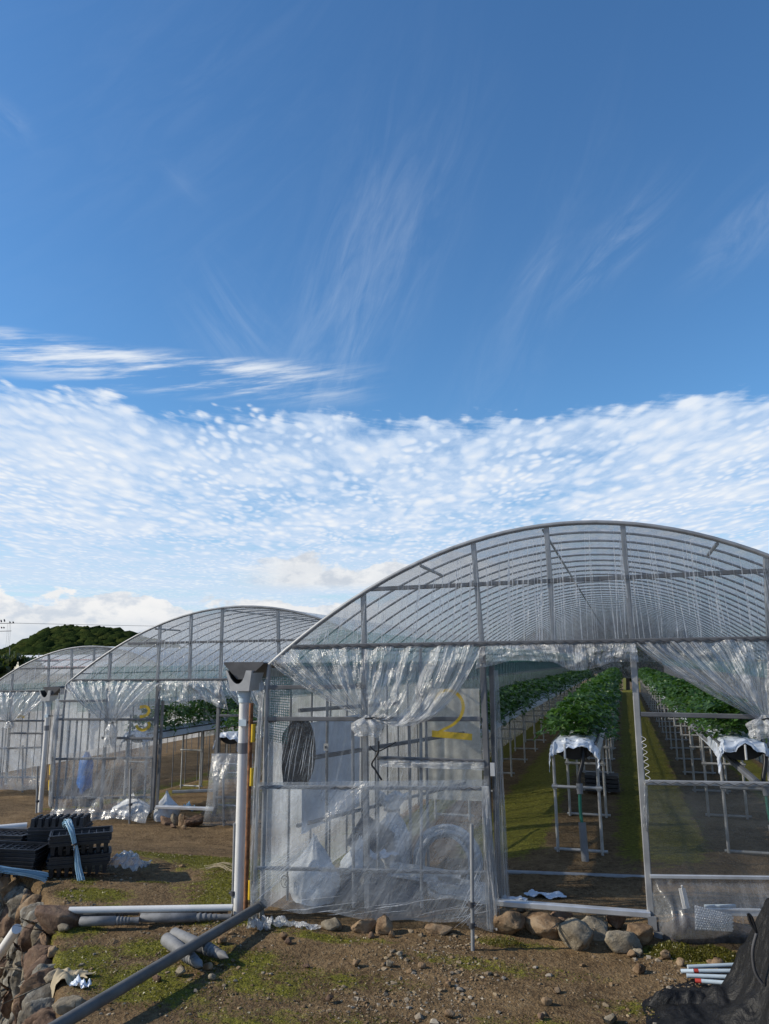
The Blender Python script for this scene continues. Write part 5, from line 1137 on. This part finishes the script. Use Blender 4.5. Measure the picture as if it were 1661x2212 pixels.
tubeobj('white_pipe', [gz((40, 2010), .0)+Vector((-.02, 0, .0)), at_z(0, 2085, -.5)+Vector((-.1, -.1, -.1))], .038, 'pvc', 'white pipe sloping down the face of the stone wall', 'pipe')
tubeobj('white_pipe', [at_z(-30, 1792, -.1), at_z(58, 1784, -.1)], .045, 'pvc', 'white pipe end behind the trays at the left edge', 'pipe')
dA0 = at_z(95, 2234, .13); dB0 = at_z(556, 1960, .11); mb = MB(); mb.tube([dA0+(dA0-dB0)*.5, dA0, dB0], .036, 16); mb.tube([dB0, dB0+(dB0-dA0).normalized()*.10], [.042, .036], 16)
tag(mb.build('grey_pipe', M['pipe_dark'], None, dA0), 'long grey plastic pipe slanting across the lower left foreground', 'pipe')
P_ = 'thin steel poles standing before the houses'
def pole(px_b, px_t, label, coup=(), r=.0145):
    p = ground_hit(*px_b); zt = at_y(px_t[0], px_t[1], p.y).z; g = thing('steel_pole', label, 'pole', p, group=P_); xt = at_y(px_t[0], px_t[1], p.y).x
    mb = MB(); mb.tube([p-Vector((0, 0, .06)), Vector((p.x+(xt-p.x)*.8, p.y, zt))], r, 10); mb.build('shaft', M['steel'], g)
    for z in coup:
        mb = MB(); mb.tube([p+Vector((0, -.004, z-.018)), p+Vector((0, -.004, z+.018))], r*1.75, 8); mb.tube([p+Vector((-.035, -.01, z)), p+Vector((.035, -.01, z))], .010, 6); mb.build('coupler', M['dark_grey'], g)
pole((1021, 2055), (1020, 1780), 'thin grey steel pole with two clamps left of the open door', (.17, .31))
pole((503, 1975), (507, 1778), 'short steel pole just left of the thick white downpipe', (.16,))
pole((280, 1778), (281, 1660), 'steel pole with two clamps before the skirt of house 3', (.10, .30), .018)
pole((484, 1784), (480, 1652), 'steel pole with two clamps before the loose film flap', (.08, .28), .018)
pole((49, 1712), (47, 1610), 'distant steel pole before the film of the farthest house', (.1,), .02)
pole((79, 1758), (80, 1655), 'steel pole beside the slim silver downpipe', (.2,), .018)
# ------------------------------------------------------------------ scraps, net heap, blue pipes
def scrap(px, w, d, h, mat, label, seed, name='film_scrap'):
    p = ground_hit(*px); mb = MB()
    mb.grid(lambda u, v: Vector((p.x+w*(u-.5)*(1+.3*nz(v*5, 0, seed)), p.y+d*(v-.5)*(1+.3*nz(u*5, 1, seed)), ground(p.x+w*(u-.5), p.y+d*(v-.5))+.006+h*max(0, nz(u*4, v*4, seed)+.25)+.3*h*abs(nz(u*11, v*11, seed+2)))), 34, 22)
    tag(mb.build(name, M[mat], None, p), label, 'film scrap')
scrap((562, 2008), .20, .12, .10, 'film_bag', 'crumpled clear film at the foot of the corner post', 2)
scrap((640, 2006), .36, .10, .05, 'film_bag', 'flat shredded film along the foot of the near film wall', 4)
scrap((148, 2112), .26, .2, .05, 'straw', 'heap of dry straw and fibres beside the wall boulders', 6, 'straw_heap')
scrap((172, 2132), .13, .07, .05, 'white_sheet', 'torn white plastic scrap on the soil below the straw', 7)
scrap((1178, 1934), .30, .12, .035, 'white_sheet', 'shredded white scraps on the soil inside the door', 9)
scrap((1110, 1945), .22, .06, .03, 'white_sheet', 'torn white film along the inside of the sill', 12)
scrap((410, 1750), .22, .12, .14, 'cord', 'small blue plastic scrap in the door pile of house 3', 11)
mb = MB(); rnd = random.Random(3); p = ground_hit(478, 1876)
for k in range(14):
    a = rnd.uniform(-.25, .25); mb.tube(catmull([p+Vector((-.16+rnd.uniform(-.05, .05), a*.4, .01)), p+Vector((0, a*.3+rnd.uniform(-.03, .03), .03+rnd.uniform(0, .03))), p+Vector((.17+rnd.uniform(-.05, .05), a*.5, .012))], 3), .0025, 4)
tag(mb.build('dry_stalks', M['straw'], None, p), 'loose dry stalks on the moss left of the white downpipe', 'stalks')
def net_heap():
    g = thing('shade_net', 'black shade net heaped in the lower right corner', 'net', (1.0, 5.1, 0)); mb = MB()
    def h(x, y):
        e = smooth(-.10, .40, x-.16*(y-5.1)); k = .74*smooth(.44, .98, x+.16*nz(y*3, 1, 2)+.05*nz(y*9, x*2, 5))*smooth(5.95, 5.25, y)
        e *= smooth(5.62, 5.34, y-.9*max(0, x-.42)); k += .07*e*(1+1.1*nz(x*5, y*5, 4))
        f = x*.86+y*.5+.10*nz(x*3, y*3, 11); g_ = x*.45-y*.9+.12*nz(x*3, y*3, 13)
        k += (.085*abs(nz(f*7, g_*1.6, 8))+.055*abs(nz(f*15, g_*3, 3))+.030*abs(nz(g_*22, f*6, 6))+.018*abs(nz(f*40, g_*18, 9)))*e*(.35+.65*smooth(.3, .7, x))
        return k
    def fn(u, v):
        x = -.02+2.0*u+.06*nz(v*6, 0, 1)*(1-u); y = 4.2+1.70*v+.05*nz(u*7, 0, 5)
        x += .35*smooth(.62, 1, v)*(1-u); ed = min(1, u*14, v*10, (1-v)*10)
        x += .10*smooth(.55, .3, v)*(1-u)
        return Vector((x, y, ground(x, y)-.01+max(0, h(x, y))*smooth(0, 1, ed)+.012))
    mb.grid(fn, 190, 160); mb.build('net_folds', M['black_net'], g)
    def tip(u, v):
        x = .02+.34*u; y = 5.27+.16*(v-.5)*(.25+u)+.05*u; return Vector((x-.02, y, ground(x, y)+.010+.085*math.sin(math.pi*v)**.7*smooth(0, .25, u)*(1+.5*nz(u*6, v*3, 3))))
    mb = MB(); mb.grid(tip, 34, 16); mb.build('net_corner', M['black_net'], g)
    q0 = at_y(1635, 2010, 5.1); mb = MB(); A = [at_y(x, y, 5.05) for x, y in (c6(1540, 995), c6(1552, 1040), c6(1578, 1085), c6(1590, 1110))]; B_ = [at_y(x, y, 5.05) for x, y in (c6(1590, 1110), c6(1580, 1070), c6(1560, 1015), c6(1540, 995))]
    mb.tube(catmull(A, 5), .008, 6); mb.tube(catmull(B_, 5), .008, 6); mb.build('strap_loop', M['black'], g)
    mb = MB(); mb.tube(catmull([at_y(*c6(*q_), 4.98) for q_ in ((1590, 1110), (1568, 1200), (1572, 1290), (1590, 1350), (1625, 1400))], 5), .009, 7); mb.build('cord', M['dark_grey'], g)
net_heap()
for i, (p, q, m_, lb) in enumerate((((1472, 2107), (1500, 2112), 'pipe_blue', 'pale blue pipe stub, leftmost beside the black net'), ((1486, 2098), (1600, 2098), 'pipe_blue', 'top pale blue pipe of the bundle by the net'), ((1497, 2107), (1600, 2112), 'pipe_blue', 'second pale blue pipe of the bundle by the net'), ((1484, 2117), (1590, 2126), 'pipe_blue', 'third pale blue pipe of the bundle by the net'), ((1503, 2128), (1590, 2140), 'pipe_blue', 'lowest pale blue pipe of the bundle by the net'))):
    a = gz(p, .016); b_ = gz(q, .03); g = tubeobj('small_pipe', [a, b_], .0135, m_, lb, 'pipe', 10, 'pale blue pipes by the net')
    if i in (2, 4):
        mb = MB(); d = (b_-a).normalized(); mb.tube([a-d*.002, a+d*.035], .0142, 10); mb.build('red_end', M['red'], g)
def moss_clumps():
    b = MB(); rnd = random.Random(9)
    def clump(x, y, w, d, h, n):
        for _ in range(n):
            a = rnd.uniform(0, 6.28); r = math.sqrt(rnd.random()); px, py = x+w*r*math.cos(a), y+d*r*math.sin(a); z = ground(px, py)+h*(1-r*r)*rnd.uniform(.3, 1); s = rnd.uniform(.0025, .006)
            q = [Vector((px, py, z))+Vector((rnd.gauss(0, s), rnd.gauss(0, s), rnd.gauss(0, s))) for _ in range(3)]; b.add(q, [(0, 1, 2)])
    c = ground_hit(*c6(1130, 1230)); clump(c.x, c.y, .20, .10, .075, 4200); clump(c.x+.25, c.y+.03, .16, .09, .06, 2600)
    c = ground_hit(*c6(150, 1180)); clump(c.x, c.y, .14, .06, .07, 900)
    for (mx, my, sx, sy, k) in MOSS: clump(mx, my, sx*1.0, sy*1.0, .012, int(16000*sx*sy*k)+300)
    o = b.build('moss', M['moss']); o['kind'] = 'stuff'; o['label'] = 'low green moss tufts in patches on the soil'; o['category'] = 'moss'
moss_clumps()
# ------------------------------------------------------------------ the far view
def hill():
    prof = [(-260, 1418), (-120, 1412), (0, 1407), (25, 1400), (55, 1391), (75, 1377), (100, 1364), (142, 1356), (192, 1356), (233, 1360), (277, 1367), (330, 1385), (380, 1400), (430, 1412), (520, 1425)]
    P = [at_y(x, y, 330) for x, y in prof]
    def zr(a):                                        # ridge height along the bearing x/y
        for p, q in zip(P[:-1], P[1:]):
            if p.x <= a <= q.x: return p.z+(q.z-p.z)*(a-p.x)/(q.x-p.x)
        return 0.0
    def hz(x, y): return -4+max(0, zr(x*330/y)+4-3.0)*(y/330)*math.exp(-((y-330)/(75 if y < 330 else 130))**2)
    b = MB(); b.grid(lambda u, v: (lambda x, y: Vector((x, y, hz(x, y)-1.5)))(-520+400*u, 215+260*v), 90, 50)
    m, t = new_mat('hill_soil'); t.l.new(pbsdf(t, (.045, .05, .02), .9).outputs[0], t.out.inputs[0]); o = b.build('hill', m); o['kind'] = 'structure'
    rnd = random.Random(2); b = MB(); base = [rock_geo(2, 700+k, 1, 1, .85, 0, .55) for k in range(12)]
    for _ in range(3600):
        y = rnd.uniform(250, 345); x = rnd.uniform(-430, -195)*y/330; z = hz(x, y)
        if z < -1: continue
        s = rnd.uniform(1.8, 4.6)*rnd.uniform(.8, 1.2); vs, fs = base[rnd.randrange(12)]; a = rnd.uniform(0, 6.28); c_, s_ = math.cos(a), math.sin(a)
        b.add([(x+(p.x*c_-p.y*s_)*s, y+(p.x*s_+p.y*c_)*s, z+p.z*s) for p in vs], fs, 0, True)
    o = b.build('forest', M['forest']); o['kind'] = 'stuff'; o['label'] = 'dark evergreen woodland covering the far hill'; o['category'] = 'woodland'
hill()
def leafy(name, c, rx, ry, rz_, n, s, label, cat, seed, trunk=True):
    g = thing(name, label, cat, (c[0], c[1], c[2])); rnd = random.Random(seed); b = MB()
    lobes = [(rnd.gauss(0, .45)*rx, rnd.gauss(0, .45)*ry, rz_*rnd.uniform(.5, 1.0), rnd.uniform(.3, .55)) for _ in range(10)]
    for _ in range(n):
        l = lobes[rnd.randrange(10)]; d = Vector((rnd.gauss(0, 1), rnd.gauss(0, 1), rnd.gauss(0, 1))).normalized()*rnd.uniform(.6, 1)
        p = Vector((c[0]+l[0]+d.x*l[3]*rx, c[1]+l[1]+d.y*l[3]*ry, c[2]+l[2]+d.z*l[3]*rz_*.6))
        q = [p+Vector((rnd.gauss(0, s), rnd.gauss(0, s), rnd.gauss(0, s))) for _ in range(4)]; b.add(q, [(0, 1, 2), (0, 2, 3)])
    b.build('crown', M['tree_leaf'], g); b = MB(); b.tube([(c[0], c[1], c[2]-.3), (c[0]+.1, c[1], c[2]+rz_*.5), (c[0], c[1]+.1, c[2]+rz_*.8)], [rx*.06, rx*.045, rx*.02], 8)
    for l in lobes[:5]: b.tube([(c[0], c[1], c[2]+rz_*.3), (c[0]+l[0], c[1]+l[1], c[2]+l[2])], [rx*.03, rx*.01], 6)
    b.build('trunk', M['bark'], g)
leafy('tree', (-44.5, 45, -1.6), 2.6, 2.6, 3.6, 2600, .18, 'dark bushy tree at the left edge below the far hill', 'tree', 1)
for i, (x, lb) in enumerate(((-2.2, 'dense tree at the far end, left of the middle row'), (.2, 'dense tree at the far end of the open path'), (2.6, 'dense tree at the far end behind the right row'), (-6.5, 'dense tree beyond the far end of house 3'))):
    leafy('tree', (x, 56+i*.7, -.2), 2.4, 1.8, 3.5, 3200, .17, lb, 'tree', 10+i)
def tunnel(px0, px1, zb, Y, w, L, mats_, label):
    a = at_y(*px0, Y); b_ = at_y(*px1, Y); h = b_.z-zb; g = thing('plastic_tunnel', label, 'greenhouse', (a.x, Y, zb), group='white tunnels below the hill'); mb = MB()
    mb.grid(lambda u, v: Vector((a.x+L*u, Y+w*v, zb+h*(.25+.75*math.sin(math.pi*(.08+.84*v))))), 10, 14); mb.add([Vector((a.x, Y+w*v/8, zb+h*(.25+.75*math.sin(math.pi*(.08+.84*v/8))))) for v in range(9)]+[Vector((a.x, Y+w, zb)), Vector((a.x, Y, zb))], [tuple(range(10, -1, -1))])
    mb.add([Vector((a.x, Y, zb)), Vector((a.x+L, Y, zb)), Vector((a.x+L, Y, zb+h*.45)), Vector((a.x, Y, zb+h*.45))], [(0, 1, 2, 3)]); mb.build('cover', M['pvc'], g)
    mb = MB(); mb.box((a.x+L/2, Y-.1, zb+h*.52), (L, .12, .22)); mb.build('red_band', M['red'], g)
tunnel((28, 1430), (60, 1415), at_y(28, 1433, 150).z-.6, 150, 6, 30, None, 'white plastic tunnel with a red band at the foot of the hill'); tunnel((38, 1445), (60, 1428), at_y(38, 1446, 120).z-.8, 120, 5, 22, None, 'second pale tunnel in front of the white one')
def upole():
    Y = 70; x = at_y(-16, 1400, Y).x; g = thing('utility_pole', 'concrete utility pole with cross-arms poking in at the left edge', 'utility pole', (x, Y, -1.6)); zt = at_y(0, 1336, Y).z; at2 = lambda px, py: at_y(px, py, Y)
    mb = MB(); mb.tube([(x, Y, -2.2), (x, Y, zt+.9)], [.17, .11], 12); mb.build('pole', M['grey_pvc'], g)
    for py, x1 in ((1346, 31), (1363, 24)):
        mb = MB(); p = at2(x1, py); mb.beam((x-.8, Y, p.z), p, .07, .07); mb.build('cross_arm', M['dark_grey'], g)
    for px, py, h in ((3, 1344, .28), (10, 1343, .30), (22, 1345, .12), (29, 1345, .12), (4, 1357, .14), (9, 1357, .14)):
        p = at2(px, py); mb = MB(); mb.tube([p, p+Vector((-.05, 0, h*.5)), p+Vector((-.12, 0, h))], [.07, .09, .05], 8); mb.build('insulator', M['dark_grey'], g)
    for px in (16, 20, 23):
        mb = MB(); a = at2(px, 1346); b_ = at2(px-4, 1400); mb.tube(catmull([a, a.lerp(b_, .5)+Vector((.05, 0, 0)), b_], 4), .012, 4); mb.build('hanging_wire', M['dark_grey'], g)
    w0 = at2(31, 1346); w1 = at_y(345, 1349, Y+14); mb = MB(); n = 16
    mb.tube([w0.lerp(w0+(w1-w0)*3, i/n)-Vector((0, 0, .25*math.sin(math.pi*i/n))) for i in range(n+1)], .022, 5); tag(mb.build('power_line', M['dark_grey'], None, w0), 'single power line running from the utility pole behind house 3', 'power line')
    for k, (px, y0_, y1_) in enumerate(((21, 1398, 1434), (38, 1411, 1436), (84, 1411, 1418))):
        a = at_y(px, y0_, 110); b_ = at_y(px, y1_, 110); tubeobj('thin_post', [b_-Vector((0, 0, 1)), a], .07, 'grey_pvc', ('tall thin post left of the white tunnels', 'thin post in front of the white tunnels', 'short post at the right end of the white tunnel')[k], 'post', 6)
upole()
